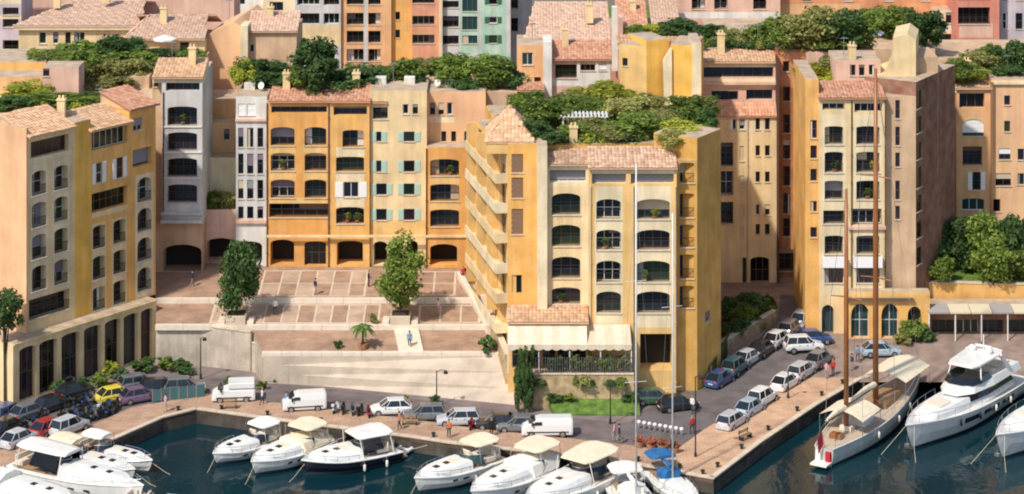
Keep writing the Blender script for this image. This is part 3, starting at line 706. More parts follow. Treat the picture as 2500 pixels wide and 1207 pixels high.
# --- corner building on the right of the square
YC = 4.0
C = building('corner_building', 'cream corner building with arched balconies, roof garden and striped awning by the quay', X(1450, YC), YC, 1.1)
GZ = 1.1
RC = [(488, 534), (564, 609), (639, 688), (714, 763)]
ops = grid([(1458, 1514), (1558, 1632)], RC, 'log', .2) + [(1445, 1528, 412, 450, 'band', 0, {'blind': (.9, 1), 'frame': 1}), (1540, 1645, 412, 450, 'band', 0, {'blind': (.9, 1), 'frame': 1}), (1563, 1640, 815, 905, 'arcade', 0)]
wall(C, flat(YC), 1438, 1652, Z(410, YC), GZ, [YELLOW, PALE], ops, [(1452, 1520, 455, 790), (1552, 1638, 455, 800)], 12, seed=51)
shed(C, 1436, 1654, YC, 411, 358, 3.6, TILES, PALE)
ops = grid([(1350, 1414)], [(475, 523), (551, 600), (630, 678), (703, 741)], 'log', .2) + [(1342, 1430, 403, 446, 'band', 0, {'blind': (.9, 1), 'frame': 1})]
wall(C, flat(YC+1.4), 1336, 1438, Z(401, YC+1.4), GZ, [PALE, CREAM], ops, [(1344, 1420, 455, 742)], 10.6, seed=52)
shed(C, 1334, 1437, YC+1.4, 402, 358, 3.4, TILES, PALE)
wall(C, flat(YC+.6), 1312, 1336, Z(358, YC+.6), GZ, [PALE], (), (), 11, seed=53)
ops = grid([(1250, 1276)], [(378, 420), (436, 482), (513, 570)], 'win', 0, frame=2, glass=2, blind=(1, 2)) + [(1250, 1274, 672, 716, 'door', 0, {'frame': 2, 'glass': 4})]
wall(C, flat(YC+3.2), 1240, 1312, Z(352, YC+3.2), GZ, [AMBER], ops, (), 9, seed=54)
ops = grid([(1661, 1693)], [(400, 445), (475, 529), (551, 602), (624, 678), (700, 750)], 'log', .05)
wall(C, flat(YC+1.3), 1652, 1702, Z(392, YC+1.3), GZ, [OCHRE_SHADE], ops, (), 10, seed=55)
PC4 = Plane((X(1702, YC+1.3), YC+1.3), R(58))
wall(C, PC4, 1702.1, 1760, Z(338, YC+1.3), GZ, [OCHRE_SHADE], [(1722, 1734, 775, 800, 'win', 0)], (), 5, seed=56)  # side turned from the sun, its shade put into the darker ochre
# flat terrace roof linking the parts of the corner building
mb = MB(); zr = Z(352, YC+3.2)-.05
mb.prism([(X(1246, 8), 8), (X(1700, 9), 9), (X(1752, 12), 12), (X(1736, 27.5), 27.5), (X(1185, 27.5), 27.5)], GZ, zr-.3)
part('rear_wing', mb, [OCHRE_SHADE], C, loc=tuple(-C.location))
mb = MB(); mb.prism([(X(1250, 8), 8.1), (X(1698, 9), 9.1), (X(1750, 12), 12.1), (X(1734, 27.4), 27.4), (X(1189, 27.4), 27.4)], zr-.28, zr-.2); part('roof_terrace', mb, DECKM, C, loc=tuple(-C.location))
# pyramid roof over the far left bay
x0, x1, y0, y1 = X(1186, 12), X(1304, 10), YC+3.6, YC+11.0
ze = Z(350, YC+3.6)+.1; ap = Vector(((x0+x1)/2, (y0+y1)/2, ze+3.0)); cs = [Vector((x0,y0,ze)), Vector((x1,y0,ze)), Vector((x1,y1,ze)), Vector((x0,y1,ze))]
for k in range(4):
    a_, b_ = cs[k], cs[(k+1) % 4]; U = b_-a_; mid = (a_+b_)/2
    tiles(C, 'roof', a_, U, ap-mid, TILEO, hipL=U.length/2, hipR=U.length/2)
mb = MB(); mb.box(x0+.1, x1-.1, y0+.1, y1-.1, ze-1.2, ze-.1); part('attic_wall', mb, YELLOW, C, loc=tuple(-C.location))
# stepped balcony wing on its left flank
wl0, wl1 = Vector((X(1162, 23), 23)), Vector((X(1240, YC+3.2), YC+3.2)); dv = wl1-wl0; WA = math.atan2(dv.y, dv.x); WL = dv.length
rows = []
zl = [Z(py, YC+3.2) for py in (420, 493, 566, 640, 713)]
for z in zl:
    for k in range(4): rows.append((1.0+k*4.0, 3.2+k*4.0, z-.75, z+1.35, 'win', 0, {'glass': 1}))
mb = wall_mesh(WL, 0, ze-1.0-GZ, [(o[0], o[1], o[2]-GZ, o[3]-GZ, o[4], 0) for o in rows], [], 3.0)
link('wall', mb.mesh('wall', [YELLOW, YELLOW, DECKM]), C, rel(C, (wl0.x, wl0.y, GZ)), WA)
rr = random.Random(5)
for o in rows: add_window(C, (wl0.x, wl0.y), WA, o, rr)
nb = Vector((math.sin(WA), -math.cos(WA)))
for k, z in enumerate(zl + [Z(786, YC+3.2)]):
    mb = MB(); mb.box(.2, WL-.2, -1.25, -.003, -.2, 0); mb.box(.2, WL-.2, -1.25, -1.1, .0, .8); mb.box(.2, .32, -1.1, -.003, 0, .8); mb.box(WL-.32, WL-.2, -1.1, -.003, 0, .8)
    part('balcony', mb, [CREAM, PALE][k % 2], C, loc=rel(C, (wl0.x, wl0.y, z-1.0)), rz=WA)
for q in (0.2, WL/3, WL*2/3):
    mb = MB(); mb.box(q, q+.35, -1.1, -.003, Z(790, YC+3.2)-GZ, ze-1.2-GZ); part('pier', mb, YELLOW, C, loc=rel(C, (wl0.x, wl0.y, GZ)), rz=WA)
# low restaurant block with a tiled lean-to and the striped awning in front of it
TZ = 4.6
boxpart(C, 'terrace_block', X(1240, 2.6), X(1437, 2.6), 2.6, YC+3.19, GZ, Z(790, 2.6)-.1, YELLOW)
tiles(C, 'terrace_roof', (X(1238, 2.2), 2.2, Z(788, 2.2)), (X(1438, 2.2)-X(1238, 2.2), 0, 0), (0, 3.2, Z(746, 5.4)-Z(788, 2.2)), TILEO)
r = random.Random(8)
for k in range(5):
    q0 = 1250+k*37; o = (0.0, X(q0+32, 2.6)-X(q0, 2.6), TZ+.05, TZ+2.5, 'door', 0, {'glass': [1, 4, 0][k % 3], 'frame': 2, 'blind': (0, 0)})
    add_window(C, (X(q0, 2.6), 2.6-.25), 0, o, r)
# awning: twelve scalloped cloth panels
na = 14; xa, xb = X(1240, 1), X(1541, 1)
AWM = [mottled('awning_cream', (.70, .61, .47), .12, 2), mottled('awning_sand', (.66, .55, .40), .12, 2)]
AWN = tag(link('awning', None, None, (0, 2.2, Z(792, 2.2))), 'cream and sand striped scalloped awning over the restaurant terrace', 'awning')
for k in range(na):
    x0, x1 = lerp(xa, xb, k/na), lerp(xa, xb, (k+1)/na); y_ = 2.55 if x1 < X(1438, 3) else YC-.02; zt1, zt2 = Z(792, y_), Z(842, .5)
    mb = MB(); w = (x1-x0)
    top = [(x0, y_, zt1), (x1, y_, zt1), (x1, .5, zt2), (x0, .5, zt2)]
    mb.add(top + [(p[0], p[1], p[2]-.06) for p in top], [(3,2,1,0), (4,5,6,7), (0,1,5,4), (1,2,6,5), (3,0,4,7)])
    sc = [(x0+w*i/6, .495, zt2 + (-.42 - .16*math.sin(math.pi*i/6))) for i in range(7)]
    mb.add([(x0, .495, zt2), *sc, (x1, .495, zt2)], [tuple(range(9))]); mb.add([(x0, .47, zt2), *[(p[0], .47, p[2]) for p in sc], (x1, .47, zt2)], [tuple(reversed(range(9)))])
    part('cloth_panel', mb, AWM[k % 2], AWN, loc=tuple(-AWN.location))
for k in range(5):
    x = lerp(xa, xb, k/4); mb = MB(); mb.box(x-.05, x+.05, .6, .7, TZ, Z(842, .5)+.02); part('post', mb, RAILW, AWN, loc=tuple(-AWN.location))
# raised restaurant terrace, its wall, fence and grass bank
mb = MB(); mb.prism([(X(1262, .2), .25), (X(1545, .2), .25), (X(1545, 4), YC-.02), (X(1438, 4), YC-.02), (X(1438, 3), 2.58), (X(1262, 3), 2.58)], 1, TZ); struct('restaurant_terrace', mb, PLAZB)
TW = wall_run('terrace_wall', [(X(1300, 0), -.15, 1, TZ+.1), (X(1548, 0), -.15, 1, TZ+.1)], 'rubble terrace wall under the fence in front of the corner building', 'wall', RUBBLE, .38, STONE)
mb = MB(); g0, g1 = G(1375, 985, 1.6), G(1560, 990, 1.6)
mb.prism([(g0.x-1, -2.1), (g1.x, -2.2), (X(1560, 0), -.16), (X(1340, 0), -.16)], 1, [1.45, 1.42, 2.3, 2.35]); struct('grass_bank', mb, GRASS)

for px, y in ((652, YD-.36), (802.5, YD-.52), (902, YD-.02), (1041, YD-.92)): downpipe(D, px, y, UZ, Z(250 if px < 1000 else 358, YD))
for px in (1442, 1546, 1649): downpipe(C, px, YC, GZ, Z(455, YC), BLIND[0])
downpipe(B, 399, YB, Z(520, YB), Z(225, YB), FRAME[0])
for b_, px, y, z in ((D, 700, YD+3, Z(222, YD)), (D, 870, YD+3, Z(222, YD)), (D, 1160, YD+5, Z(224, YD+2)), (A, 150, 12, ztA+1), (B, 470, YB+3, Z(160, YB)), (C, 1400, YC+5, Z(352, YC+3.2))): chimney(b_, px, y, z, 1.3)
for b_, px, y, z in ((D, 760, YD+5, Z(222, YD)), (D, 960, YD+5, Z(222, YD)), (B, 420, YB+5, Z(170, YB)), (C, 1660, YC+5, Z(392, YC+1.3)), (A, 245, 18, ztA2+1)): aerial(b_, px, y, z)
for b_, px, y, z in ((D, 1000, YD+4, Z(222, YD)), (D, 930, YD+4, Z(222, YD)), (D, 1100, YD+5, Z(224, YD+2)), (D, 610, YD+4, Z(236, YD))): vent_box(b_, px, y, z)
for b_, px, y, z in ((D, 640, YD+3, Z(236, YD)), (D, 1070, YD+4, Z(224, YD+2)), (D, 915, YD+6, Z(222, YD))): dish(b_, px, y, z)
# --- amber tower with slanted walls behind the roof garden
YH = 29
Hh = building('amber_tower_block', 'amber tower block with faceted blank walls behind the roof garden', X(1610, YH), YH, 4)
zt_ = Z(104, YH)
pa = Plane((X(1512, YH+2), YH+2), R(-18)); wall(Hh, pa, 1512, 1578, zt_-.6, 4, [YELLOW], [(1520, 1532, 142, 160, 'win')], (), 5, seed=61)
q = pa.y(1578); pb_ = Plane((X(1578, q), q-.05), R(22)); wall(Hh, pb_, 1578.3, 1634, zt_, 4, [AMBERS], (), (), 5, seed=62)
pc = Plane((X(1637, YH-.3), YH-.3), R(-14)); wall(Hh, pc, 1637, 1696, zt_-.2, 4, [AMBERS], (), (), 6, seed=63)
wall(Hh, flat(YH-1.2), 1690, 1712, zt_+.2, 4, [PALE], (), (), 6, seed=64)
mb = MB(); z0 = 12
mb.add([(X(1618, YH-.4), YH-.5, Z(150, YH)), (X(1640, YH-.6), YH-.7, Z(116, YH)), (X(1640, YH-.6), YH+.8, Z(116, YH)), (X(1620, YH), YH+1.2, Z(150, YH)), (X(1630, YH), YH-.7, z0), (X(1642, YH), YH-.7, z0), (X(1642, YH), YH+1.5, z0), (X(1630, YH), YH+1.5, z0)],
       [(0,1,2,3), (0,4,5,1), (1,5,6,2), (3,7,4,0)]); part('buttress', mb, PALE, Hh, loc=tuple(-Hh.location), fix=True)
shed(Hh, 1508, 1576, YH+3.2, 106, 86, 3, TILEO, PALE, .1); shed(Hh, 1576, 1690, YH+2.6, 103, 90, 3, TILEO, PALE, .1)

# --- right-hand group: cream house, red-brown recess, tall cream block
YI = 34
I1 = building('cream_terrace_house', 'cream house with wide dark window bands and small paired windows left of red-brown house', X(1800, YI), YI, 3.9)
ops = [(1716, 1888, 158, 190, 'band', 0, {'glass': 0, 'frame': 0, 'nx': 7, 'blind': (0, 0)}), (1737, 1802, 222, 246, 'band', 0, {'nx': 3}), (1822, 1886, 219, 244, 'band', 0, {'nx': 3})]
wall(I1, flat(YI+1.2), 1706, 1898, Z(150, YI+1.2), 3.9, [PINK, PALE], ops, [(1706, 1898, 192, 214)], 9, seed=71)
shed(I1, 1702, 1899, YI+1.2, 152, 121, 4, TILEO, PALE)
ledge(I1, 1704, 1898, YI+1.2, 206, .35, .5, PINK, 'balcony_edge')
ops = grid([(1783, 1797), (1805, 1818)], [(292, 316)], 'win', 0, glass=4) + grid([(1845, 1855), (1868, 1879)], [(290, 316), (356, 380), (420, 444), (500, 524), (548, 572)], 'win', 0, glass=4) + grid([(1759, 1789)], [(351, 404), (421, 475), (496, 545)], 'log', 0) + grid([(1806, 1816)], [(358, 392), (430, 462), (500, 530), (552, 580)], 'win', 0, blind=(1, 0)) + [(1832, 1878, 630, 698, 'shop', .12), (1813, 1822, 640, 700, 'win', 0)]
wall(I1, flat(YI), 1750, 1898, Z(284, YI), 3.9, [CREAM, PALE], ops, [(1778, 1884, 286, 322)], 1.19, seed=72)
wall(I1, flat(YI-.5), 1700, 1750.5, Z(470, YI), 3.9, [PALE], (), (), 1.6, seed=75)
shed(I1, 1750, 1899, YI, 284, 250, 1.15, TILE, None, over=.3)
I2 = building('red_brown_house', 'narrow red-brown house in shade between cream house and tall cream block', X(1932, YI+2), YI+2, 4)
ops = grid([(1912, 1928), (1945, 1960)], [(214, 246), (282, 323), (343, 386), (408, 452), (474, 520), (535, 576)], 'win', 0, glass=2, frame=2) + [(1912, 1926, 150, 174, 'win', 0, {'glass': 4}), (1904, 1964, 612, 660, 'log', 0)]
wall(I2, flat(YI+1.6), 1898.5, 1969, Z(128, YI), 4, [REDBROWN, TERRO], ops, [(1898, 1969, 128, 215)], 8, seed=73)
mb = MB(); mb.box(X(1896.5, YI-.2), X(1902, YI-.2), YI-.4, YI+1.5, 4, Z(140, YI)); part('downpipe_pier', mb, plain('pier_dark', (.10, .05, .04), .9), I2, loc=tuple(-I2.location))

Y4 = 20.0; I4 = building('tall_cream_building', 'tall cream building with amber edge and arched shop windows beside the wooden masts', X(2080, Y4), Y4, 2.3)
ops = grid([(1979, 1994)], [(296, 336), (357, 386), (414, 441), (492, 516), (556, 579)], 'win', 0, frame=2, glass=2)
wall(I4, flat(Y4+.6), 1966, 1999, Z(196, Y4), 2.3, [AMBER], ops, (), 11, seed=74)
ops = grid([(2015, 2057), (2093, 2145)], [(310, 352), (373, 420), (443, 486), (577, 619)], 'log', .08) + grid([(2015, 2057), (2093, 2145)], [(652, 690)], 'win', 0, nx=3) + [(2008, 2062, 243, 269, 'band', 0, {'nx': 3, 'frame': 1}), (2086, 2154, 247, 275, 'band', 0, {'nx': 4, 'frame': 1}), (2012, 2060, 516, 546, 'log', 0), (2084, 2150, 512, 548, 'log', 0), (2006, 2036, 745, 822, 'shop', .2, {'glass': 3})]
wall(I4, flat(Y4), 1999, 2162, Z(240, Y4), 2.3, [CREAM, PALE], ops, [(2008, 2064, 280, 720), (2084, 2152, 280, 720)], 12, seed=76)
shed(I4, 1997, 2163, Y4, 240, 198, 4, TILE, CREAM)
for q0, q1 in ((2006, 2066), (2082, 2152)):
    mb = MB(); x0, x1 = X(q0, Y4), X(q1, Y4); z = Z(646, Y4); mb.box(x0, x1, -.8, -.68, 0, 1.0); mb.box(x0, x0+.1, -.68, -.003, 0, 1.0); mb.box(x1-.1, x1, -.68, -.003, 0, 1.0); mb.box(x0, x1, -.8, -.003, -.15, -.003)
    part('balcony', mb, plain('balcony_white', (.82, .80, .80), .6), I4, loc=rel(I4, (0, Y4, z)))
for py in (560,): ledge(I4, 2070, 2162, Y4, py, .4, .3, PINK, 'cornice')
ops = grid([(2186, 2197)], [(245, 290), (310, 356), (373, 408), (442, 488), (503, 536)], 'slit', 0, glass=2, frame=2)
wall(I4, flat(Y4+.9), 2162, 2236, Z(240, Y4), 2.3, [TAN], ops, (), 10, seed=77)
ops = grid([(2238, 2250)], [(225, 268), (288, 328), (352, 392), (412, 462), (480, 520), (545, 585), (608, 650)], 'slit', 0, glass=4, frame=0)
P6 = Plane((X(2236, Y4+.9), Y4+.9), R(58)); wall(I4, P6, 2236.2, 2332, Z(205, Y4), 2.3, [BROWN_SHADE], ops, (), 6, seed=78)  # right flank: its deep shade is painted into the dark brown stucco
# gabled upper storey set back on the tall block
ops = grid([(2076, 2088), (2098, 2110), (2122, 2134)], [(160, 184)], 'win', 0, glass=4)
wall(I4, flat(Y4+5), 2040, 2150, Z(148, Y4+5), 20, [PINK], ops, (), 6, seed=79)
mb = MB(); y0 = Y4+4.2; g = [(X(2140, y0), Z(245, y0)), (X(2236, y0), Z(245, y0)), (X(2236, y0), Z(100, y0)), (X(2215, y0), Z(84, y0)), (X(2180, y0), Z(92, y0)), (X(2176, y0), Z(150, y0)), (X(2160, y0), Z(180, y0)), (X(2140, y0), Z(186, y0))]
n = len(g); mb.v = [(p[0], y0, p[1]) for p in g] + [(p[0]+1.5, y0+7, p[1]) for p in g]
mb.f = [tuple(range(n)), tuple(reversed(range(n, 2*n)))] + [((i+1) % n, i, n+i, n+(i+1) % n) for i in range(n)]; mb.m = [0]*len(mb.f)
part('gable_wall', mb, CREAM, I4, loc=tuple(-I4.location), fix=True)
boxpart(I4, 'chimney_block', X(2238, y0+2), X(2290, y0+2), y0+2, y0+8, 18, Z(140, y0+2), TAN)
bx0 = X(2065, Y4); 
yq = Y4-1.3; ops = [(2078, 2122, 742, 826, 'shop', .35, {'glass': 3, 'frame': 1}), (2152, 2194, 742, 826, 'shop', .35, {'glass': 3, 'frame': 1}), (2216, 2250, 748, 826, 'shop', .3, {'glass': 1, 'frame': 2})]
wall(I4, flat(yq), 2064, 2270, Z(712, yq), 2.2, [AMBER, YELLOW], ops, [(2064, 2270, 712, 722)], 1.29, seed=83)
mb = MB(); mb.box(X(2066, yq), X(2230, yq), yq-.5, yq-.003, Z(730, yq), Z(730, yq)+.12); part('shop_canopy', mb, plain('canopy_dark', (.10, .09, .10), .6), I4, loc=tuple(-I4.location))

YJ = 37; J = building('pink_and_cream_house', 'pink and cream house above the dark trees at the right edge', X(2420, YJ), YJ, 7)
ops = [(2342, 2404, 228, 264, 'band', 0, {'nx': 3}), (2352, 2400, 293, 331, 'win', .35, {'glass': 3, 'blind': (.8, 3)}), (2352, 2396, 360, 402, 'log', 0), (2374, 2394, 420, 464, 'shut', 0, {'sm': BLIND[3], 'state': 0}), (2350, 2402, 486, 512, 'win', .2, {'glass': 3})]
wall(J, flat(YJ), 2335, 2421, Z(214, YJ), 7, [PEACH], ops, (), 10, seed=81)
ops = [(2452, 2466, 235, 256, 'win'), (2452, 2466, 297, 321, 'win', 0, {'frame': 2}), (2440, 2466, 364, 389, 'win', 0, {'blind': (.5, 3)}), (2432, 2467, 425, 453, 'win'), (2424, 2442, 488, 516, 'win'), (2485, 2500, 365, 390, 'win'), (2485, 2500, 425, 450, 'win')]
wall(J, flat(YJ+.3), 2421, 2640, Z(196, YJ), 7, [PEACHW, PALE], ops, (), 10, seed=82)
shed(J, 2332, 2422, YJ, 216, 180, 4, TILEO, PALE); ledge(J, 2419, 2640, YJ+.3, 206, .35, .3, PALE)
mb = MB(); mb.box(X(2418, YJ), X(2424, YJ), YJ-.25, YJ-.003, 8, Z(200, YJ)); part('downpipe', mb, SHUTB, J, loc=tuple(-J.location))

# --- background rows
YF = 100; F = building('tall_apartment_block', 'tall background apartment block in orange, yellow and mint sections', X(960, YF), YF, UZ)
ZF = 44
def rowsF(*q): return list(q)
up = [(-95, -72), (-52, -30)]
def stack(cols, rows, kind, **o): return grid(cols, [(-178, -155), (-135, -112), (-92, -70)] + rows, kind, 0, **o)
ZU = Z(-200, YF)
wall(F, flat(YF+4), 516, 642, ZU, UZ, [WHITE, PALE], stack([(525, 560), (566, 598)], [(-50, -28), (-12, 12)], 'band') + [(606, 640, 26, 52, 'band')], (), 10, seed=91)
wall(F, flat(YF+1), 642, 720, ZU, UZ, [PALE, CREAM], stack([(660, 690)], [(-48, -25), (6, 30)], 'win'), (), 12, seed=92)
wall(F, flat(YF-.5), 720, 832, ZU, UZ, [GREYW, CREAM], stack([(725, 780), (790, 828)], [(-50, -28), (-10, 13), (33, 59)], 'band', glass=1), [(720, 832, 62, 110)], 12, seed=93)
wall(F, flat(YF), 832, 955, ZU, UZ, [PEACH, GREYW], stack([(848, 886), (900, 928)], [(-50, -28), (-10, 11), (33, 60), (77, 104), (121, 149)], 'log', glass=1) , [(888, 898, -300, 160)], 12, seed=94)
wall(F, flat(YF+.8), 955, 1006, ZU, UZ, [AMBER], stack([(966, 976)], [(-50, -30), (30, 48), (74, 92)], 'win'), (), 12, seed=95)
wall(F, flat(YF), 1006, 1072, ZU, UZ, [SALMON, ROSE], stack([(1006, 1058)], [(-48, -28), (-8, 8), (40, 60), (86, 106)], 'log'), (), 12, seed=96)
wall(F, flat(YF-.9), 1072, 1080, ZU, UZ, [PALE], (), (), 12, seed=97)
wall(F, flat(YF), 1080, 1166, ZU, UZ, [GREYW, MINT], stack([(1081, 1118)], [(-50, -28), (3, 19), (41, 66), (88, 108)], 'log') + stack([(1130, 1164)], [(-48, -20), (-2, 27), (42, 72), (88, 106)], 'win', glass=3, frame=3, nx=3), [(1124, 1166, -300, 130)], 12, seed=98)
wall(F, flat(YF-.4), 1166, 1246, ZU, UZ, [MINT, GREYW], stack([(1194, 1214)], [(-48, -28), (-10, 11), (41, 57), (86, 106)], 'shut', sm=SHUTG, state=0), [(1166, 1174, -300, 130), (1236, 1246, -300, 130)], 12, seed=99)
FB = building('grey_background_house', 'grey house half hidden beside the mint apartment block', X(1268, 108), 108, UZ)
wall(FB, flat(108), 1247, 1300, Z(-60, 108), UZ, [LILAC], grid([(1248, 1264)], [(46, 76), (-10, 20)], 'log'), (), 10, seed=101)

YK = 50; K = building('pink_roofed_house', 'house with broad pink tiled roof at the upper left', X(190, YK), YK, UZ)
ops = grid([(96, 112), (130, 142), (160, 172), (182, 206)], [(80, 106)], 'win', 0, glass=1)
wall(K, flat(YK), 46, 330, Z(66, YK), UZ, [CREAM], ops, (), 8, seed=102)
x0, x1 = X(30, YK-.6), X(345, YK-.6); ze = Z(64, YK-.6); L_ = 9.0; zr = Z(2, YK+8.4)
tiles(K, 'roof', (x0, YK-.6, ze), (x1-x0, 0, 0), (0, L_, zr-ze), TILEP, hipL=5.5, hipR=1)
tiles(K, 'roof', (x1-1, YK+8.4+9, ze), (-(x1-x0)+6.5, 0, 0), (0, -L_, zr-ze), TILEP)
mb = MB(); mb.box(X(36, YK), X(336, YK), YK-.5, YK+.3, ze-.5, ze-.16); part('eave_board', mb, PALE, K, loc=tuple(-K.location))
boxpart(K, 'upper_wall', X(60, YK+12), X(560, YK+12), YK+17, YK+24, UZ, Z(-40, YK+17), PINK)
ops = grid([(8, 44)], [(20, 36), (48, 66), (100, 130)], 'log')
K2 = building('dark_window_house', 'grey house with dark balconies at the top left corner', X(10, 56), 56, UZ)
wall(K2, flat(56), -160, 52, Z(-60, 56), UZ, [LILAC, PALE], ops + grid([(-60, -20)], [(20, 36), (48, 66), (100, 130)], 'log') + [(8, 44, -30, -8, 'log')], [(-160, 52, 38, 47), (-160, 52, 0, 10)], 7, seed=103)
K3 = building('low_pink_hip_house', 'low house with light pink hipped roof right of the broad pink roof', X(440, 44), 44, UZ)
wall(K3, flat(44), 312, 500, Z(98, 44), UZ, [CREAM], grid([(330, 350), (440, 460)], [(104, 125)], 'win'), (), 7, seed=104)
x0, x1 = X(300, 43.4), X(500, 43.4); ze = Z(96, 43.4); zr = Z(36, 50)
tiles(K3, 'roof', (x0, 43.4, ze), (x1-x0, 0, 0), (0, 6.6, zr-ze), TILEP, hipL=2.2, hipR=.5)
tiles(K3, 'roof', (x1+.5, 56, ze), (-(x1-x0), 0, 0), (0, -6, zr-ze), TILEP)
tiles(K3, 'roof', (x0, 56, ze), (0, -12.6, 0), (2.2, 0, zr-ze), TILEP, hipL=6, hipR=6.6)

YE = 46; E_ = building('peach_gable_house', 'tall peach house with blank gable wall lit by the sun', X(550, YE), YE, UZ)
mb = MB(); g = [(X(495, YE), UZ), (X(590, YE), UZ), (X(590, YE), Z(68, YE)), (X(572, YE), Z(52, YE)), (X(495, YE), Z(92, YE))]
n = len(g); mb.v = [(p[0], YE, p[1]) for p in g] + [(p[0]+1.5, YE+12, p[1]) for p in g]
mb.f = [tuple(range(n)), tuple(reversed(range(n, 2*n)))] + [((i+1) % n, i, n+i, n+(i+1) % n) for i in range(n)]; mb.m = [0]*len(mb.f)
part('gable_wall', mb, PEACHW, E_, loc=tuple(-E_.location), fix=True)
boxpart(E_, 'corner_pier', X(588, YE), X(606, YE), YE-.5, YE+3, UZ, Z(62, YE), PALE)
wall(E_, flat(YE+.6), 606, 724, Z(76, YE), UZ, [TAN], [(612, 622, 110, 126, 'win')], (), 8, seed=105)
tiles(E_, 'roof', (X(602, YE), YE+.2, Z(78, YE)), (X(726, YE)-X(602, YE), 0, 0), (0, 5, 1.6), TILEP)

YG = 50; Gh = building('pink_house_with_loggia', 'pink house with orange tiled roof over a loggia behind the roof garden', X(1400, YG), YG, 6)
ops = [(1358, 1406, 152, 190, 'log', 0), (1418, 1452, 150, 172, 'win', 0, {'nx': 3, 'glass': 4}), (1462, 1480, 152, 172, 'win', 0, {'blind': (.9, 3)})]
wall(Gh, flat(YG), 1348, 1490, Z(146, YG), 6, [PINK, WHITE], ops, [(1348, 1490, 192, 210), (1408, 1490, 146, 192)], 7, seed=111)
shed(Gh, 1342, 1494, YG, 146, 98, 4, TILE, PINK)
boxpart(Gh, 'pilaster', X(1326, YG), X(1347, YG), YG-.8, YG+4, 6, Z(100, YG), WHITE)
wall(Gh, flat(YG+.4), 1262, 1326, Z(112, YG), 6, [PEACH], [(1276, 1300, 130, 158, 'win', 0, {'glass': 3}), (1305, 1320, 190, 215, 'win')], (), 7, seed=112)
shed(Gh, 1238, 1330, YG-2.5, 222, 200, 2.6, TILE, PINK)
x0, x1 = X(1284, YG+5), X(1482, YG+5)
boxpart(Gh, 'upper_wall', x0+.2, x1-.2, YG+5, YG+14, 6, Z(98, YG+5), PINK)
tiles(Gh, 'roof', (x0-.3, YG+4.6, Z(100, YG+4.6)), (x1-x0+.8, 0, 0), (0, 11, Z(5, YG+15.6)-Z(100, YG+4.6)), TILEP, hipL=1.5)
L1 = building('terracotta_gabled_house', 'small house with bright terracotta roof above the amber tower', X(1550, 78), 78, 6)
wall(L1, flat(78), 1484, 1650, Z(70, 78), 6, [SALMON, PINK], grid([(1500, 1512), (1588, 1602)], [(76, 96)], 'win'), (), 8, seed=113)
tiles(L1, 'roof', (X(1506, 78), 77.5, Z(68, 77.5)), (X(1582, 78)-X(1506, 78), 0, 0), (0, 9, Z(-20, 86.5)-Z(68, 77.5)), TILE)
tiles(L1, 'roof', (X(1590, 78), 77.5, Z(60, 77.5)), (X(1660, 78)-X(1590, 78), 0, 0), (0, 7, 2.2), TILEP)
boxpart(L1, 'chimney', X(1494, 76), X(1508, 76), 75.8, 77.2, 20, Z(18, 76), WHITE); boxpart(L1, 'stair_wall', X(1510, 74), X(1520, 74), 73, 76, 15, Z(40, 74), PINK)
M1 = building('pale_pink_terrace_house', 'pale pink terraced house with grey pergola at the top', X(1800, 84), 84, 6)
wall(M1, flat(86), 1640, 1905, Z(-60, 86), 6, [PINK, WHITE], grid([(1690, 1720), (1745, 1775), (1840, 1870)], [(-50, -20), (-5, 22)], 'log'), [(1640, 1905, 30, 45)], 8, seed=114)
wall(M1, flat(76), 1725, 1890, Z(74, 76), 6, [PINK, WHITE], grid([(1745, 1765), (1790, 1812), (1835, 1858)], [(84, 108)], 'win', 0, glass=4), [(1725, 1890, 74, 82)], 9, seed=115)
M2 = building('terracotta_wall_house', 'long terracotta red house along the top right above the trees', X(2100, 88), 88, 6)
wall(M2, flat(88), 1905, 2336, Z(-70, 88), 6, [TERRO, PEACH], grid([(1960, 1980), (2060, 2080), (2160, 2180), (2250, 2270)], [(-60, -35), (-20, 2)], 'win'), [(1905, 2100, 10, 60)], 8, seed=116)
wall(M2, flat(84), 2284, 2340, Z(26, 84), 6, [PALE, WHITE], [(2310, 2328, 32, 56, 'win', 0, {'glass': 4}), (2290, 2332, 84, 104, 'log', 0)], [(2284, 2340, 62, 76)], 3.9, seed=117)
M3 = building('rose_house', 'rose red house with a deep balcony at the upper right', X(2390, 80), 80, 6)
wall(M3, flat(80), 2336, 2440, Z(-60, 80), 6, [ROSE, PINK], [(2342, 2414, 20, 58, 'log', 0), (2342, 2414, -40, -5, 'log', 0)], [(2342, 2424, 58, 92)], 8, seed=118)
M4 = building('lilac_house', 'lilac grey house at the top right corner', X(2480, 82), 82, 6)
wall(M4, flat(82), 2441, 2660, Z(-60, 82), 6, [LILAC, WHITE], grid([(2448, 2460), (2480, 2496)], [(-30, 0), (34, 70)], 'win', 0, glass=4), (), 8, seed=119)

# --- yellow and pink rooftop rooms on the left building
A2 = building('yellow_rooftop_house', 'yellow rear house with pink rooftop room among the gardens on the left', X(40, 30), 30, UZ)
wall(A2, flat(30), -220, 112, Z(152, 30), UZ, [AMBER, YELLOW], (), (), 8, seed=121)
wall(A2, flat(26), -200, 125, Z(188, 26), UZ, [PEACH], (), (), 4, seed=122)
wall(A2, flat(23), 104, 192, Z(164, 23), UZ, [PINK], [(106, 120, 168, 186, 'win', 0, {'glass': 2})], (), 3.5, seed=123)
wall(A2, flat(27.5), 190, 372, Z(222, 27.5), UZ, [PALE], (), (), 9, seed=124)
boxpart(A2, 'garden_terrace', X(-200, 31), X(372, 31), 28.6, 43.9, UZ, Z(148, 38), TAN)
boxpart(A2, 'garden_terrace', X(372, 36)+.02, X(494, 37), 36, 43.5, UZ, Z(148, 38)-.02, TAN)

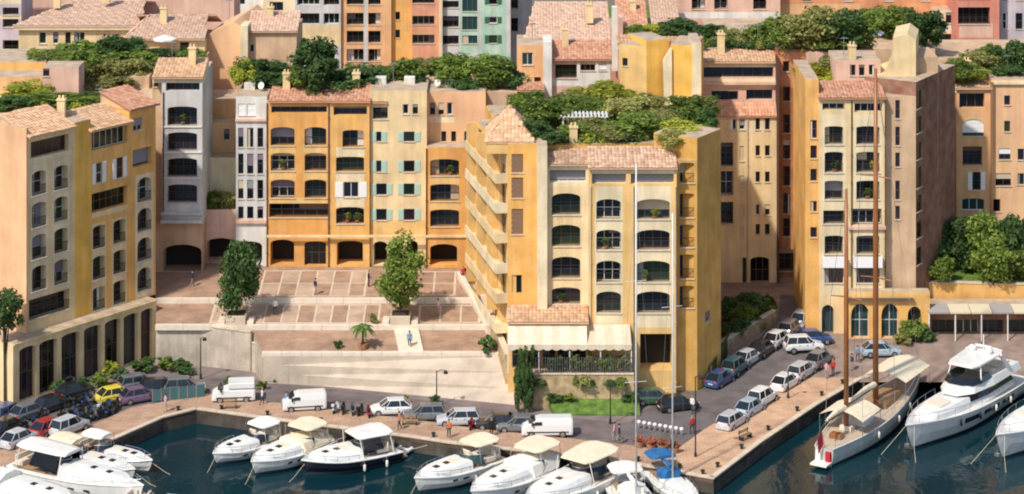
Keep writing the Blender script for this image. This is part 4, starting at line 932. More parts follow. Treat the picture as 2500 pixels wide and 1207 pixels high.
# --- restaurant pavilion and retaining wall on the right
RW0, RW1 = (X(2166, 25), 25), (X(2640, 25), 25)
wall_run('retaining_wall', [(X(2236, 24), 24, 2, Z(690, 24)), (X(2700, 24), 24, 2, Z(700, 24))], 'orange plastered retaining wall below the lawn at the right', 'wall', AMBER, .6, STONE)
mb = MB(); mb.prism([(X(2236, 24.6), 24.6), (X(2900, 24.6), 24.6), (95, 60), (X(2236, 24), 60)], 1, [Z(690, 24)-.05]*2+[8.2]*2); struct('lawn', mb, GRASS)
PV = building('restaurant_pavilion', 'low restaurant pavilion with cream canopies in front of the orange retaining wall', X(2400, 20), 20, 2.2)
ops = [(2275, 2330, 785, 828, 'shop', 0), (2336, 2390, 785, 828, 'shop', 0), (2396, 2450, 785, 828, 'shop', 0), (2456, 2510, 785, 828, 'shop', 0)]
wall(PV, flat(20), 2262, 2640, Z(752, 20), 2.2, [BROWN_SHADE, TAN], ops, [(2262, 2640, 752, 762)], 3.4, seed=131)
for k in range(6):
    x0 = X(2268+k*52, 18); x1 = X(2268+k*52+50, 18); mb = MB()
    mb.add([(x0,19.99,Z(742,20)),(x1,19.99,Z(742,20)),(x1,18.0,Z(742,20)-.32),(x0,18.0,Z(742,20)-.32),(x0,18.0,Z(742,20)-.5),(x1,18.0,Z(742,20)-.5),(x0,19.99,Z(742,20)-.1),(x1,19.99,Z(742,20)-.1)], [(0,3,2,1),(3,4,5,2),(6,7,5,4),(0,6,4,3),(1,2,5,7)])
    part('canopy', mb, [plain('canopy_cream', (.62, .53, .37), .8), plain('canopy_grey', (.34, .31, .28), .8)][k == 0 or k == 3], PV, loc=tuple(-PV.location))
for k in range(5):
    mb = MB(); x = X(2268+k*64, 18.2); mb.box(x-.06, x+.06, 18.1, 18.22, 2.2, Z(742, 20)-.45); part('post', mb, RAILW, PV, loc=tuple(-PV.location))

downpipe(I4, 2079, Y4, 2.3, Z(245, Y4), FRAME[2]); downpipe(I4, 2161, Y4, 2.3, Z(245, Y4), FRAME[2]); downpipe(I1, 1825, YI, 4, Z(290, YI), BLIND[0])
for b_, px, y, z in ((I4, 2080, Y4+6, Z(148, Y4+5)), (I1, 1760, YI+4, Z(130, YI)), (K, 140, YK+5, Z(20, YK)), (K, 260, YK+6, Z(10, YK)), (K3, 400, 48, Z(50, 48)), (Gh, 1440, YG+9, Z(40, YG+9)), (Gh, 1380, YG+3, Z(112, YG)), (E_, 660, YE+4, Z(62, YE)), (L1, 1545, 82, Z(30, 82)), (J, 2360, YJ+3, Z(192, YJ))): chimney(b_, px, y, z, 1.4)
for b_, px, y, z in ((I4, 2060, Y4+7, Z(148, Y4+5)), (I1, 1850, YI+5, Z(125, YI)), (K, 200, YK+8, Z(5, YK+8)), (Gh, 1300, YG+3, Z(112, YG)), (E_, 560, YE+3, Z(55, YE)), (J, 2460, YJ+4, Z(196, YJ))): aerial(b_, px, y, z)

boxpart(I1, 'garden_terrace', X(1552, 44), X(1925, 44), 44.25, 53, 6, Z(148, YI+1.2), TAN)
boxpart(I2, 'roof_garden_block', X(1970, 34), X(2140, 34), 34.2, 44.1, 4, Z(128, YI)-.08, PINK)
boxpart(I4, 'rear_block', X(2100, 47), X(2285, 47), 47.5, 61, 6, 28.15, TAN)
# ------------------------------------------------------------------ planting
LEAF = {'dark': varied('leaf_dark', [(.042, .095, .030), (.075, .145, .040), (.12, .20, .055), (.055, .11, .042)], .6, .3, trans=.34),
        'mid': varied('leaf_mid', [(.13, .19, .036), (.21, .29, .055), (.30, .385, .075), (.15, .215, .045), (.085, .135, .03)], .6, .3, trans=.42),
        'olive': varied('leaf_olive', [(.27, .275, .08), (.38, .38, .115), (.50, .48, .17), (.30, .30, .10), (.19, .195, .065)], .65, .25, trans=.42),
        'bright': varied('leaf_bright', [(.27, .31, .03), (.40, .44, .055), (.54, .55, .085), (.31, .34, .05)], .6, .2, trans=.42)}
BARK = mottled('bark', (.085, .06, .042), .3, 3, .95, .2, .5, 20)
POT = mottled('planter_clay', (.40, .20, .11), .2, 3)
def crown_mesh(seed, n, leaf, clumps, shape='round'):
    """leaf-sized faces gathered in clumps through a unit crown (x,y in -1..1, z in 0..2)"""
    r = random.Random(seed); mb = MB(); cs = []
    for k in range(clumps):
        for _ in range(50):
            p = Vector((r.uniform(-1, 1), r.uniform(-1, 1), r.uniform(-1, 1)))
            d = p.length
            if shape == 'tall': ok = (p.x**2+p.y**2)**.5 < .78*(1-abs(p.z)**2.2*.75)
            elif shape == 'hedge': ok = True
            elif shape == 'cypress': ok = (p.x**2+p.y**2)**.5 < .7*(1-((p.z+1)/2)**2*.8)
            else: ok = .3 < d < .82
            if ok: break
        cs.append((p*(.86 if shape != 'round' else 1.0)*r.uniform(.85, 1.12), r.uniform(.12, .36) if shape != 'hedge' else r.uniform(.15, .25)))
    for k in range(n):
        c, cr = cs[r.randrange(clumps)]
        d = Vector((r.gauss(0, 1), r.gauss(0, 1), r.gauss(0, 1)+.25)).normalized()
        p = c + d*cr*(r.random()**.4)*1.15
        nn = (d + Vector((r.gauss(0, .5), r.gauss(0, .5), r.gauss(.2, .5)))).normalized()
        t = nn.cross(Vector((r.gauss(0, 1), r.gauss(0, 1), r.gauss(0, 1)))).normalized(); w = nn.cross(t)
        s = leaf*r.uniform(.6, 1.35)
        q = Vector((p.x, p.y, p.z+1))
        mb.add([q-t*s, q+w*s*.55+nn*s*.12, q+t*s, q-w*s*.55+nn*s*.12], [(0, 1, 2, 3)])
    return mb
CR = {}
for k in range(3):
    CR['S%d' % k] = crown_mesh(20+k, 1100, .15, 16).mesh('crown', LEAF['mid'])
    CR['L%d' % k] = crown_mesh(40+k, 3600, .085, 34).mesh('crown', LEAF['mid'])
CR['T0'] = crown_mesh(60, 6500, .058, 42, 'tall').mesh('crown', LEAF['mid']); CR['T1'] = crown_mesh(66, 6500, .058, 38, 'tall').mesh('crown', LEAF['mid'])
CR['H0'] = crown_mesh(63, 2600, .11, 70, 'hedge').mesh('foliage', LEAF['mid']); CR['C0'] = crown_mesh(64, 4500, .075, 60, 'cypress').mesh('crown', LEAF['dark'])
def trunk_mesh(seed, limbs=5):
    r = random.Random(seed); mb = MB()
    mb.tube([(0,0,-.1), (.02,.01,.4), (r.uniform(-.06,.06), r.uniform(-.06,.06), .9)], [.085, .065, .05], 7)
    for k in range(limbs):
        a = 6.28*k/limbs+r.uniform(-.4, .4); h = r.uniform(.45, .85)
        mb.tube([(0, 0, h), (.22*math.cos(a), .22*math.sin(a), h+.25), (.48*math.cos(a), .48*math.sin(a), h+.62)], [.045, .032, .012], 5)
    return mb.mesh('trunk', BARK)
TR = [trunk_mesh(k) for k in range(3)]
ORD = ['first', 'second', 'third', 'fourth', 'fifth', 'sixth', 'seventh', 'eighth', 'ninth', 'tenth', 'eleventh', 'twelfth', 'thirteenth', 'fourteenth', 'fifteenth', 'sixteenth', 'seventeenth', 'eighteenth', 'nineteenth', 'twentieth']
CWORD = {'dark': 'dark green', 'mid': 'green', 'olive': 'olive grey', 'bright': 'yellow-green'}
vr = random.Random(17)
def plant(name, label, cat, loc, w, h, kind, crown, group=None, trunk=True, lift=0.0):
    """w, h: crown width and total height in metres"""
    t = thing(name, label, cat, loc, 0, group)
    rz = vr.uniform(0, 6.28) if crown != 'H0' else 0
    c = link('foliage' if crown == 'H0' else 'crown', CR[crown], t, (0, 0, lift), rz, (w/2, w/2 if crown != 'H0' else min(w/2, .8), (h-lift)/2))
    c.material_slots[0].link = 'OBJECT'; c.material_slots[0].material = LEAF[kind]
    if trunk:
        hh = max(lift+(h-lift)*.45, .3); k = min(w, 4)/2.2
        link('trunk', vr.choice(TR), t, (0, 0, 0), rz, (max(.5, k), max(.5, k), hh))
    return t
def garden(phrase, group, z, items):
    items = sorted(items)
    for i, (px, cy, w, h, kind) in enumerate(items):
        base = cy+h/2; zz = z if not callable(z) else z(px, base)
        y = YZ(base, zz); s = (y-CAM_Y)/FPX; wm_, hm = w*s*1.3, h*s*.9
        cr = ('L%d' if wm_ > 2.4 else 'S%d') % (i % 3)
        if w > 2.6*h: cr = 'H0'
        plant('shrub' if hm < 2.6 else 'garden_tree', '%s %s, %s from the left %s' % (CWORD[kind], 'hedge' if cr == 'H0' else ('shrub' if hm < 2.6 else 'tree'), ORD[i], phrase), 'shrub' if hm < 2.6 else 'tree', (X(px, y), y, zz-.05), wm_, hm, kind, cr, group)
boxpart(D, 'rear_wing', X(1187, 31), X(1262, 33), 31, 37, UZ, 26.38, TAN)
boxpart(D, 'rear_wing', X(580, 37.1), X(1180, 37.1), 37.05, 44, UZ, 26.4, TAN)
garden('in the roof garden of the long arcaded building', 'roof garden shrubs of the long building', 26.4, [(596, 170, 60, 90, 'bright'), (622, 168, 80, 85, 'dark'), (655, 175, 100, 70, 'dark'), (700, 190, 80, 50, 'dark'), (770, 150, 110, 150, 'dark'), (742, 190, 90, 60, 'mid'), (830, 188, 120, 60, 'dark'), (902, 180, 100, 60, 'dark'), (985, 172, 90, 70, 'mid'), (1018, 190, 50, 45, 'dark'), (1052, 155, 80, 50, 'olive'), (1110, 165, 100, 90, 'mid'), (1165, 165, 110, 90, 'mid'), (1215, 172, 90, 85, 'mid'), (1135, 200, 60, 40, 'dark'), (1245, 185, 70, 60, 'dark')])
zC = Z(352, YC+3.2)-.25
garden('in the roof garden of the corner building', 'roof garden shrubs of the corner building', zC, [(1290, 240, 90, 64, 'mid'), (1332, 272, 110, 84, 'mid'), (1300, 310, 80, 60, 'dark'), (1405, 248, 100, 60, 'mid'), (1480, 228, 130, 70, 'bright'), (1535, 262, 110, 80, 'olive'), (1445, 300, 90, 50, 'olive'), (1560, 300, 120, 70, 'mid'), (1612, 292, 90, 60, 'olive'), (1692, 262, 110, 80, 'mid'), (1665, 308, 110, 60, 'bright'), (1725, 292, 55, 75, 'dark'), (1500, 320, 90, 40, 'olive'), (1405, 318, 70, 44, 'mid'), (1640, 335, 70, 46, 'olive'), (1352, 332, 60, 40, 'dark'), (1580, 240, 80, 50, 'olive'), (1450, 262, 90, 60, 'mid')])
def zA(px, base): return Z(222, 27.5) if base > 195 else Z(148, 38)
garden('in the hanging garden above the left building', 'garden plants above the left building', zA, [(215, 125, 150, 80, 'mid'), (275, 118, 80, 85, 'dark'), (130, 138, 110, 60, 'mid'), (322, 112, 70, 55, 'dark'), (305, 168, 100, 80, 'olive'), (240, 172, 90, 80, 'olive'), (275, 200, 100, 44, 'olive'), (352, 140, 60, 50, 'mid'), (400, 128, 110, 30, 'dark'), (470, 128, 60, 36, 'mid'), (180, 150, 90, 70, 'mid'), (345, 178, 70, 50, 'olive'), (90, 130, 60, 44, 'bright')])
garden('on the front roof terrace of the left building', 'terrace hedges of the left building', ztA+.02, [(70, 220, 110, 56, 'bright'), (150, 240, 200, 44, 'mid'), (30, 244, 90, 44, 'dark'), (203, 234, 70, 36, 'dark')])
garden('above the cream terrace house', 'garden plants above the right houses', Z(148, YI+1.2), [(1600, 70, 60, 40, 'bright'), (1660, 68, 90, 60, 'dark'), (1720, 76, 100, 60, 'dark'), (1560, 70, 60, 40, 'mid'), (1775, 84, 80, 50, 'olive'), (1860, 84, 80, 60, 'olive'), (1884, 70, 100, 100, 'mid')])
garden('on the roof behind the red-brown house', 'roof plants between the right houses', Z(128, YI)-.1, [(1918, 72, 90, 96, 'mid'), (1955, 66, 100, 110, 'olive'), (2000, 62, 110, 120, 'olive'), (2050, 64, 110, 118, 'dark'), (2096, 70, 90, 100, 'mid'), (2020, 96, 90, 52, 'mid')])
garden('on the roof of the tall cream building', 'roof plants of the tall cream building', Z(240, Y4)-.05, [(1990, 168, 90, 56, 'bright'), (2040, 160, 90, 66, 'olive'), (2070, 172, 60, 40, 'mid'), (2030, 184, 80, 34, 'bright')])
garden('behind the cream gable', 'garden behind the gable', 28.2, [(2200, 50, 100, 90, 'mid'), (2258, 60, 80, 110, 'dark'), (2155, 46, 90, 80, 'mid'), (2228, 62, 70, 80, 'olive'), (2110, 40, 80, 70, 'mid')])
boxpart(J, 'garden_block', X(2270, 47.1), X(2700, 47.1), 47.05, 60, 6, 27, TAN)
garden('in the roof garden of the far-right house', 'roof garden of the pink house', 26.0, [(2340, 165, 90, 70, 'mid'), (2385, 150, 90, 66, 'olive'), (2430, 130, 90, 80, 'mid'), (2482, 135, 80, 90, 'dark'), (2360, 178, 90, 40, 'bright'), (2455, 170, 90, 40, 'dark')])
garden('on the terraces beside the grey tower', 'link terrace plants', Z(512, 29.2), [(518, 480, 44, 56, 'mid'), (550, 485, 50, 46, 'olive'), (536, 494, 36, 28, 'dark')])
# low planting that covers the roof beds
def bed(name, label, x0, x1, y0, y1, z, h, n, kinds, leaf=.2, front=0.0):
    r = random.Random(int(x0*7+y0)); mb = MB()
    cl = [(r.uniform(x0, x1), r.uniform(y0, y1), r.uniform(.35, .95), r.uniform(.4, 1.0)) for _ in range(max(6, int((x1-x0)*(y1-y0)/1.3)))]
    for k in range(n):
        cx, cy, cr_, ch = cl[r.randrange(len(cl))]
        d = Vector((r.gauss(0, 1), r.gauss(0, 1), abs(r.gauss(0, 1)))).normalized(); q = Vector((cx, cy, z)) + Vector((d.x*cr_, d.y*cr_, d.z*h*ch))*(r.random()**.4)
        nn = (d+Vector((r.gauss(0, .5), r.gauss(0, .5), r.gauss(.2, .5)))).normalized(); t = nn.cross(Vector((r.gauss(0, 1), r.gauss(0, 1), r.gauss(0, 1)))).normalized(); w = nn.cross(t); s_ = leaf*r.uniform(.6, 1.3)
        mb.add([q-t*s_, q+w*s_*.55, q+t*s_, q-w*s_*.55], [(0, 1, 2, 3)], int(cx*3+cy*5) % len(kinds))
    o = part(name, mb, [LEAF[k] for k in kinds], None); o['kind'] = 'stuff'; o['label'] = label; o['category'] = 'ground cover'
bed('ground_cover', 'low mixed planting covering the roof terrace of the corner building', X(1275, 10), X(1735, 12), 8.6, 23, zC-.05, 1.3, 16000, ['olive', 'mid', 'bright', 'olive', 'dark'])
bed('ground_cover', 'low planting along the roof of the long arcaded building', X(584, 38), X(1175, 38), 37.3, 43, 26.4, 1.3, 11000, ['mid', 'dark', 'olive'])
bed('ground_cover', 'low planting of the hanging garden at the upper left', X(100, 36), X(360, 36), 31.3, 40, Z(148, 38), 1.2, 9000, ['mid', 'olive', 'bright', 'olive'])
bed('ground_cover', 'low planting on the front terrace of the left building', X(-10, 20), X(250, 22), 17.5, 22, ztA, 1.2, 5000, ['mid', 'bright', 'dark'])
bed('ground_cover', 'low planting on the roof of the cream terrace house', X(1712, 38), X(1890, 38), 38.5, 43.5, Z(150, YI+1.2)+.9, 1.1, 5000, ['olive', 'mid', 'dark'])
bed('ground_cover', 'low planting on the roof of the pink and cream house', X(2345, 42), X(2520, 42), 41, 46.5, 26.0, 1.3, 5000, ['mid', 'olive', 'bright'])
# big dark trees on the lawn at the right
for i, (px, base, w, h, kind) in enumerate(((2275, 668, 90, 120, 'dark'), (2335, 662, 120, 150, 'dark'), (2395, 668, 130, 150, 'mid'), (2455, 660, 130, 150, 'dark'), (2505, 672, 120, 160, 'dark'), (2425, 690, 110, 110, 'mid'), (2300, 688, 80, 70, 'mid'), (2480, 682, 90, 80, 'mid'))):
    z = Z(690, 24); y = YZ(base, z); s = (y-CAM_Y)/FPX
    plant('lawn_tree', '%s bushy tree, %s from the left on the lawn above the orange wall' % (CWORD[kind], ORD[i if i < 5 else {5: 3, 6: 1, 7: 4}[i]]) if i < 5 else '%s low bush on the lawn, %s' % (CWORD[kind], {5: 'in front of the biggest trees', 6: 'nearest the dark brown house wall', 7: 'nearest the right edge'}[i]), 'tree', (X(px, y), y, z), w*s, h*s, kind, 'L%d' % (i % 3), 'trees on the right lawn')
# trees of the square in raised planters
def planter(label, px, base, z, w, hgt):
    p = G(px, base, z); t = thing('tree_planter', label, 'planter', (p.x, p.y, p.z-.6))
    mb = MB(); mb.box(-w/2, w/2, -w/2, w/2, 0, hgt+.6); part('planter_box', mb, STONE, t, bevel=.05)
    mb = MB(); mb.box(-w/2+.15, w/2-.15, -w/2+.15, w/2-.15, hgt+.6, hgt+.65); part('soil', mb, BARK, t)
    for sx, sy in ((-1, 0), (1, 0)):
        mb = MB(); mb.box(sx*w*.72-.35, sx*w*.72+.35, -w*.42, w*.42, .35, .95); part('seat', mb, STONEW, t, bevel=.04)
    return p
p = planter('pale stone planter under the left tree of the square', 578, 786, 5.75, 2.1, .9)
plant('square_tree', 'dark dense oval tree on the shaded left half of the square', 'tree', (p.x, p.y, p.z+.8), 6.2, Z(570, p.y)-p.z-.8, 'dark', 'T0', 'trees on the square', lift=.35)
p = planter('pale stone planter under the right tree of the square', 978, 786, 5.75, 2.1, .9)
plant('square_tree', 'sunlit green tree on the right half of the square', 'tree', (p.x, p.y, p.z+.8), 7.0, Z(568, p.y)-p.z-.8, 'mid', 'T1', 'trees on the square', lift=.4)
def palm(label, loc, h, fr, n=16):
    t = thing('potted_palm', label, 'palm', loc); r = random.Random(int(loc[0]*10)); mb = MB()
    mb.tube([(0,0,.5), (.05,0,h*.5), (0,.03,h)], [.13, .1, .09], 7); part('trunk', mb, BARK, t)
    for k in range(n):
        a = 6.28*k/n+r.uniform(-.2, .2); e = r.uniform(.15, 1.0); mb = MB(); pts = []
        for j in range(6):
            f = j/5; pts.append(Vector((math.cos(a)*fr*f*math.cos(e*.6), math.sin(a)*fr*f*math.cos(e*.6), h+fr*(math.sin(e)*f-.9*f*f))))
        sd = Vector((-math.sin(a), math.cos(a), 0))
        for j in range(5):
            w0, w1 = .16*fr*math.sin(.4+2.6*j/5.), .16*fr*math.sin(.4+2.6*(j+1)/5.)
            mb.quad(pts[j]-sd*w0-Vector((0,0,w0*.5)), pts[j], pts[j+1], pts[j+1]-sd*w1-Vector((0,0,w1*.5))); mb.quad(pts[j], pts[j]+sd*w0-Vector((0,0,w0*.5)), pts[j+1]+sd*w1-Vector((0,0,w1*.5)), pts[j+1])
        part('frond', mb, LEAF['dark' if k % 3 else 'mid'], t)
    mb = MB(); mb.tube([(0,0,0), (0,0,.55)], [.45, .55], 12); part('pot', mb, POT, t)
    return t
p = G(885, 852, 4.55); palm('potted palm at the top of the pale sloping apron', tuple(p), 2.2, 1.5)
p = G(1192, 866, 4.3); plant('shrub', 'round dark shrub at the right end of the lowest terrace', 'shrub', tuple(p), 2.2, 2.0, 'dark', 'S1')
p = G(826, 850, 4.58); plant('shrub', 'tiny dark shrub left of the potted palm', 'shrub', tuple(p), 1.1, .9, 'dark', 'S0')
p = G(912, 790, 5.68); plant('shrub', 'small olive shrub on the middle terrace left of the sunlit tree', 'shrub', tuple(p), 1.3, 1.1, 'olive', 'S2')
# clipped cypress block and fence planting of the corner building
p = G(1279, 975, 1.6); p.y = -1.3; plant('clipped_hedge', 'tall dark clipped hedge block left of the terrace fence', 'hedge', (p.x, p.y, 1.3), 2.1, Z(845, p.y)-1.3, 'dark', 'H0', trunk=True)
FN = tag(link('terrace_fence', None, None, (X(1308, 0), .05, TZ+.2)), 'iron fence with slats along the restaurant terrace edge', 'fence')
fl = X(1545, 0)-X(1308, 0)
pm = MB(); pm.box(-.035, .035, -.03, .03, 0, 1.55); pmm = pm.mesh('picket', plain('picket_grey', (.10, .10, .10), .5))
for k in range(int(fl/.24)): link('picket', pmm, FN, (k*.24, 0, 0))
for z in (.15, 1.45):
    mb = MB(); mb.box(0, fl, .031, .075, z, z+.07); part('rail', mb, RAIL, FN)
for k, (px, w, kind) in enumerate(((1360, 44, 'dark'), (1402, 36, 'mid'), (1440, 40, 'olive'), (1480, 40, 'mid'), (1520, 40, 'olive'))):
    plant('climbing_shrub', '%s shrub behind the terrace fence, %s from the left' % (CWORD[kind], ORD[k]), 'shrub', (X(px, .9), 1.0, TZ), w*.041*1.2, 1.9, kind, 'S%d' % (k % 3), 'shrubs behind the terrace fence')
# shrubs right of the corner building behind the diagonal wall
def zr_(px, base): 
    y = 10
    up = .04 if px in (1712, 1776, 1790, 1850, 1862, 1880) else .9
    for _ in range(20): y = YZ(base, rz_(y)+up)
    return rz_(y)+up
def zr2(px, base):
    y = 18
    for _ in range(20): y = YZ(base, rz_(y))
    return rz_(y)
garden('on the slope right of the corner building', 'slope shrubs by the corner building', zr_, [(1790, 752, 70, 70, 'dark'), (1818, 764, 60, 56, 'mid'), (1776, 812, 50, 50, 'mid'), (1850, 784, 44, 36, 'olive'), (1835, 738, 70, 64, 'dark'), (1862, 760, 50, 44, 'mid'), (1800, 790, 60, 50, 'dark'), (1712, 872, 50, 60, 'olive'), (1880, 735, 40, 40, 'mid')])
garden('in front of the restaurant pavilion', 'pavilion shrubs', zr2, [(2232, 800, 60, 60, 'mid'), (2262, 815, 40, 40, 'dark'), (2205, 820, 40, 40, 'olive')])
p = G(12, 985, QZ); plant('quay_tree', 'dark round tree in front of the peach end wall', 'tree', tuple(p), 4.0, Z(702, p.y)-QZ, 'dark', 'L1', lift=Z(815, p.y)-QZ)
# hedge tubs along the arcade
for k, (px, py, w, kind) in enumerate(((352, 905, 70, 'dark'), (402, 905, 60, 'mid'), (450, 912, 70, 'dark'), (300, 935, 60, 'dark'), (250, 945, 60, 'mid'), (200, 955, 60, 'dark'), (268, 912, 44, 'bright'), (150, 965, 60, 'dark'))):
    p = G(px, py, QZ); plant('tub_hedge', '%s tub hedge in front of the arcade, %s counted from the building corner' % (CWORD[kind], ORD[k]), 'hedge', tuple(p), w*.043, 1.5, kind, 'S%d' % (k % 3), 'hedges in front of the arcade')
for k, (px, py) in enumerate(((560, 940), (640, 950), (665, 935), (985, 985), (1060, 985))):
    p = G(px, py, QZ); plant('shrub', 'small quayside shrub, %s from the left below the square' % ORD[k], 'shrub', tuple(p), 1.4, .9, ['dark', 'mid'][k % 2], 'S%d' % (k % 3), 'shrubs below the square')

# planting along the foot of the terrace wall
for k, (px, w, h, kind) in enumerate(((1352, 36, .9, 'dark'), (1386, 36, .8, 'mid'), (1538, 40, 1.0, 'dark'))):
    plant('shrub', '%s shrub at the foot of the rubble terrace wall, %s from the left' % (CWORD[kind], ORD[k]), 'shrub', (X(px, -.4), -.45, 2.12), w*.041*1.2, h, kind, 'S%d' % (k % 3), 'shrubs at the foot of the terrace wall')
bed('ivy', 'dark ivy hanging over the rubble terrace wall', X(1312, 0), X(1545, 0), -.4, .0, TZ-.9, 1.2, 2600, ['mid', 'dark', 'olive'], .14)
# ------------------------------------------------------------------ boats
GEL = mottled('gelcoat_white', (.80, .79, .75), .06, .8, .3, .1, .0, 6, .5); CANV = mottled('canvas_cream', (.76, .66, .48), .1, 1.5, .9); CANW = mottled('canvas_white', (.80, .77, .70), .08, 1.5, .85)
BLUEC = mottled('canvas_blue', (.03, .14, .33), .15, 1.5, .85); NAVY = plain('hull_navy', (.014, .016, .030), .2, .5); BOOT = plain('boot_stripe', (.05, .055, .07), .4)
TEAK = mottled('teak_deck', (.36, .23, .13), .2, 2, .8); TINT = plain('tinted_screen', (.012, .016, .022), .08, .6); CUSH = plain('cushion', (.70, .62, .50), .85); CUSHD = plain('cushion_dark', (.16, .14, .13), .85)
CHROME = plain('chrome_rail', (.65, .66, .68), .2, .5, .9); BLACK = plain('black_rubber', (.015, .015, .016), .6); REDF = plain('red_cloth', (.45, .02, .04), .8); HULLG = mottled('hull_sage', (.52, .54, .49), .12, .8, .35, .15, .0, 6, .4)
VARN = mottled('varnished_spruce', (.33, .125, .040), .25, .6, .35, .2, .0, 8, .4); SPAR = plain('spar_white', (.70, .69, .65), .35)
def smooth_(t, a, c): t = max(0, min(1, (t-a)/(c-a))); return t*t*(3-2*t)
class Hull:
    def __init__(s, L, B, f0, f1, fine=2.1, full=.5, st=.9): s.st = st; s.L, s.B, s.f0, s.f1, s.fine, s.full = L, B, f0, f1, fine, full
    def hb(s, t): return s.B/2*((s.st+(1-s.st)*math.sin(min(1, t/.4)*1.5708)) if t < s.full else max(0, 1-((t-s.full)/(1-s.full))**s.fine))
    def zs(s, t): return s.f0+(s.f1-s.f0)*t**1.7
    def build(s, b, mat, boot=BOOT, deck=GEL, rub=None):
        mb = MB(); n = 16; rings = []
        for i in range(n+1):
            t = i/n; x = s.L*t; w = max(s.hb(t), .02); zs = s.zs(t); k = 1-.35*smooth_(t, .5, 1)
            rk = s.L*.07*smooth_(t, .6, 1)      # stem rakes forward above water
            P = [(w, zs, 0), (w*(.97-.1*smooth_(t, .5, 1)), zs*.55, .3), (w*.86*k, .26, .75), (w*.80*k, .02, .9), (0, -.55+.35*smooth_(t, .6, 1), 1)]
            rings.append([(x-rk*q, y, z) for y, z, q in P] + [(x-rk*q, -y, z) for y, z, q in P[-2::-1]])
        mb.loft(rings, 0, closed=False, cap=False)
        m = len(rings[0])-1
        for i in range(n):
            for j in range(m): mb.m[i*m+j] = 1 if j in (2, 3, 4, 5) else 0
        mb.add(rings[0], [tuple(range(len(rings[0])))])
        part('hull', mb, [mat, boot], b, smooth=False)
        mb = MB(); R_ = []
        for i in range(n+1):
            t = i/n; w = max(s.hb(t)-.03, .01); z = s.zs(t)-.05; R_.append([(s.L*t, w, z), (s.L*t, w*.5, z+.05), (s.L*t, 0, z+.07), (s.L*t, -w*.5, z+.05), (s.L*t, -w, z)])
        mb.loft(R_, 0, closed=False, cap=False); part('deck', mb, deck, b)
        for sg in (-1, 1):
            mb = MB(); mb.tube([(s.L*i/n, sg*s.hb(i/n), s.zs(i/n)) for i in range(n+1)], .07, 5); part('rubbing_strake', mb, rub or mat, b)
    def rail(s, b, t0, t1, h=.55, mat=None):
        mb = MB(); n = 9
        for sg in (-1, 1):
            pts = [(s.L*lerp(t0, t1, i/n)-.05, sg*max(0, s.hb(lerp(t0, t1, i/n))-.1), s.zs(lerp(t0, t1, i/n))+h) for i in range(n+1)]
            mb.tube(pts, .03, 4)
            for p in pts[::2]: mb.tube([(p[0], p[1], p[2]-h), p], .022, 4)
        part('bow_rail', mb, mat or CHROME, b)
def trunk(b, H, t0, t1, hw, h, mat, name='coachroof', top=.82, nose=.25, z0=0.0, back=.95):
    """rounded deckhouse following the sheer"""
    mb = MB(); n = 8; R_ = []
    for i in range(n+1):
        f = i/n; t = lerp(t0, t1, f); z = H.zs(t)+z0; k = (1-nose)+nose*(1-f**2.2) if f < .999 else (1-nose)*.55
        w = min(H.hb(t)*.86, hw*k); hh = h*(1-.55*f**1.8) if f < .999 else .05
        x = H.L*t
        R_.append([(x, w, z), (x-.04, w*.96, z+hh*.55), (x-.1, w*top, z+hh), (x-.1, 0, z+hh*1.1), (x-.1, -w*top, z+hh), (x-.04, -w*.96, z+hh*.55), (x, -w, z)])
    mb.loft(R_, 0, closed=True); return part(name, mb, mat, b, smooth=False)
def screen(b, xb, z, hw, h, rake, mat=TINT, sweep=.9, name='windscreen', th=.05, frame=True):
    """raked wrap-round screen: xb front foot, sweeps aft at the sides"""
    mb = MB(); n = 8; lo, hi = [], []
    for i in range(n+1):
        f = -1+2*i/n; dx = -sweep*abs(f)**2.0; lo.append(Vector((xb+dx*1.2, f*hw, z))); hi.append(Vector((xb-rake+dx, f*hw*.86, z+h)))
    for i in range(n):
        mb.quad(lo[i], lo[i+1], hi[i+1], hi[i]); k = Vector((-th, 0, 0)); mb.quad(hi[i]+k, hi[i+1]+k, lo[i+1]+k, lo[i]+k)
    o = part(name, mb, mat, b)
    if frame:
        m2 = MB(); m2.tube(hi, .035, 4); part('screen_frame', m2, CHROME, o)
    return o
def slab(b, name, x0, x1, hw0, hw1, z, th, mat, crown=.08, zf=0.0):
    """rounded, slightly crowned plate (hard top, sun pad, cover)"""
    mb = MB(); n = 6; R_ = []
    for i in range(n+1):
        f = i/n; x = lerp(x0, x1, f); w = lerp(hw0, hw1, f)*(1-.18*max(0, abs(f-.5)*2-.7)/.3); zz = z+zf*f
        R_.append([(x, w, zz), (x, w*.98, zz+th), (x, w*.5, zz+th+crown), (x, -w*.5, zz+th+crown), (x, -w*.98, zz+th), (x, -w, zz)])
    mb.loft(R_, 0); return part(name, mb, mat, b)
def fenders(b, H, ts, side=(-1, 1), mat=None):
    for t in ts:
        for sg in side:
            mb = MB(); y = sg*(H.hb(t)+.14); z = H.zs(t); x = H.L*t
            mb.tube([(x, y, z-1.0), (x, y, z-.92), (x, y, z-.42), (x, y, z-.34)], [.05, .13, .13, .05], 7); mb.tube([(x, y, z-.36), (x, sg*H.hb(t), z+.05)], .012, 4)
            part('fender', mb, mat or [CANW, NAVY][int(t*10) % 2], b, smooth=True)
def line_part(b, pts, r=.02, mat=None):
    mb = MB(); mb.tube(pts, r, 4); part('mooring_line', mb, mat or CANV, b)
def boat(name, label, stern, bow, cat='boat', zd=1.0, group=None, minlen=None):
    a, c = G(*stern, zd), G(*bow, zd); d = c-a; L = Vector((d.x, d.y)).length
    t = thing(name, label, cat, (a.x, a.y, 0), math.atan2(d.y, d.x), group); return t, L
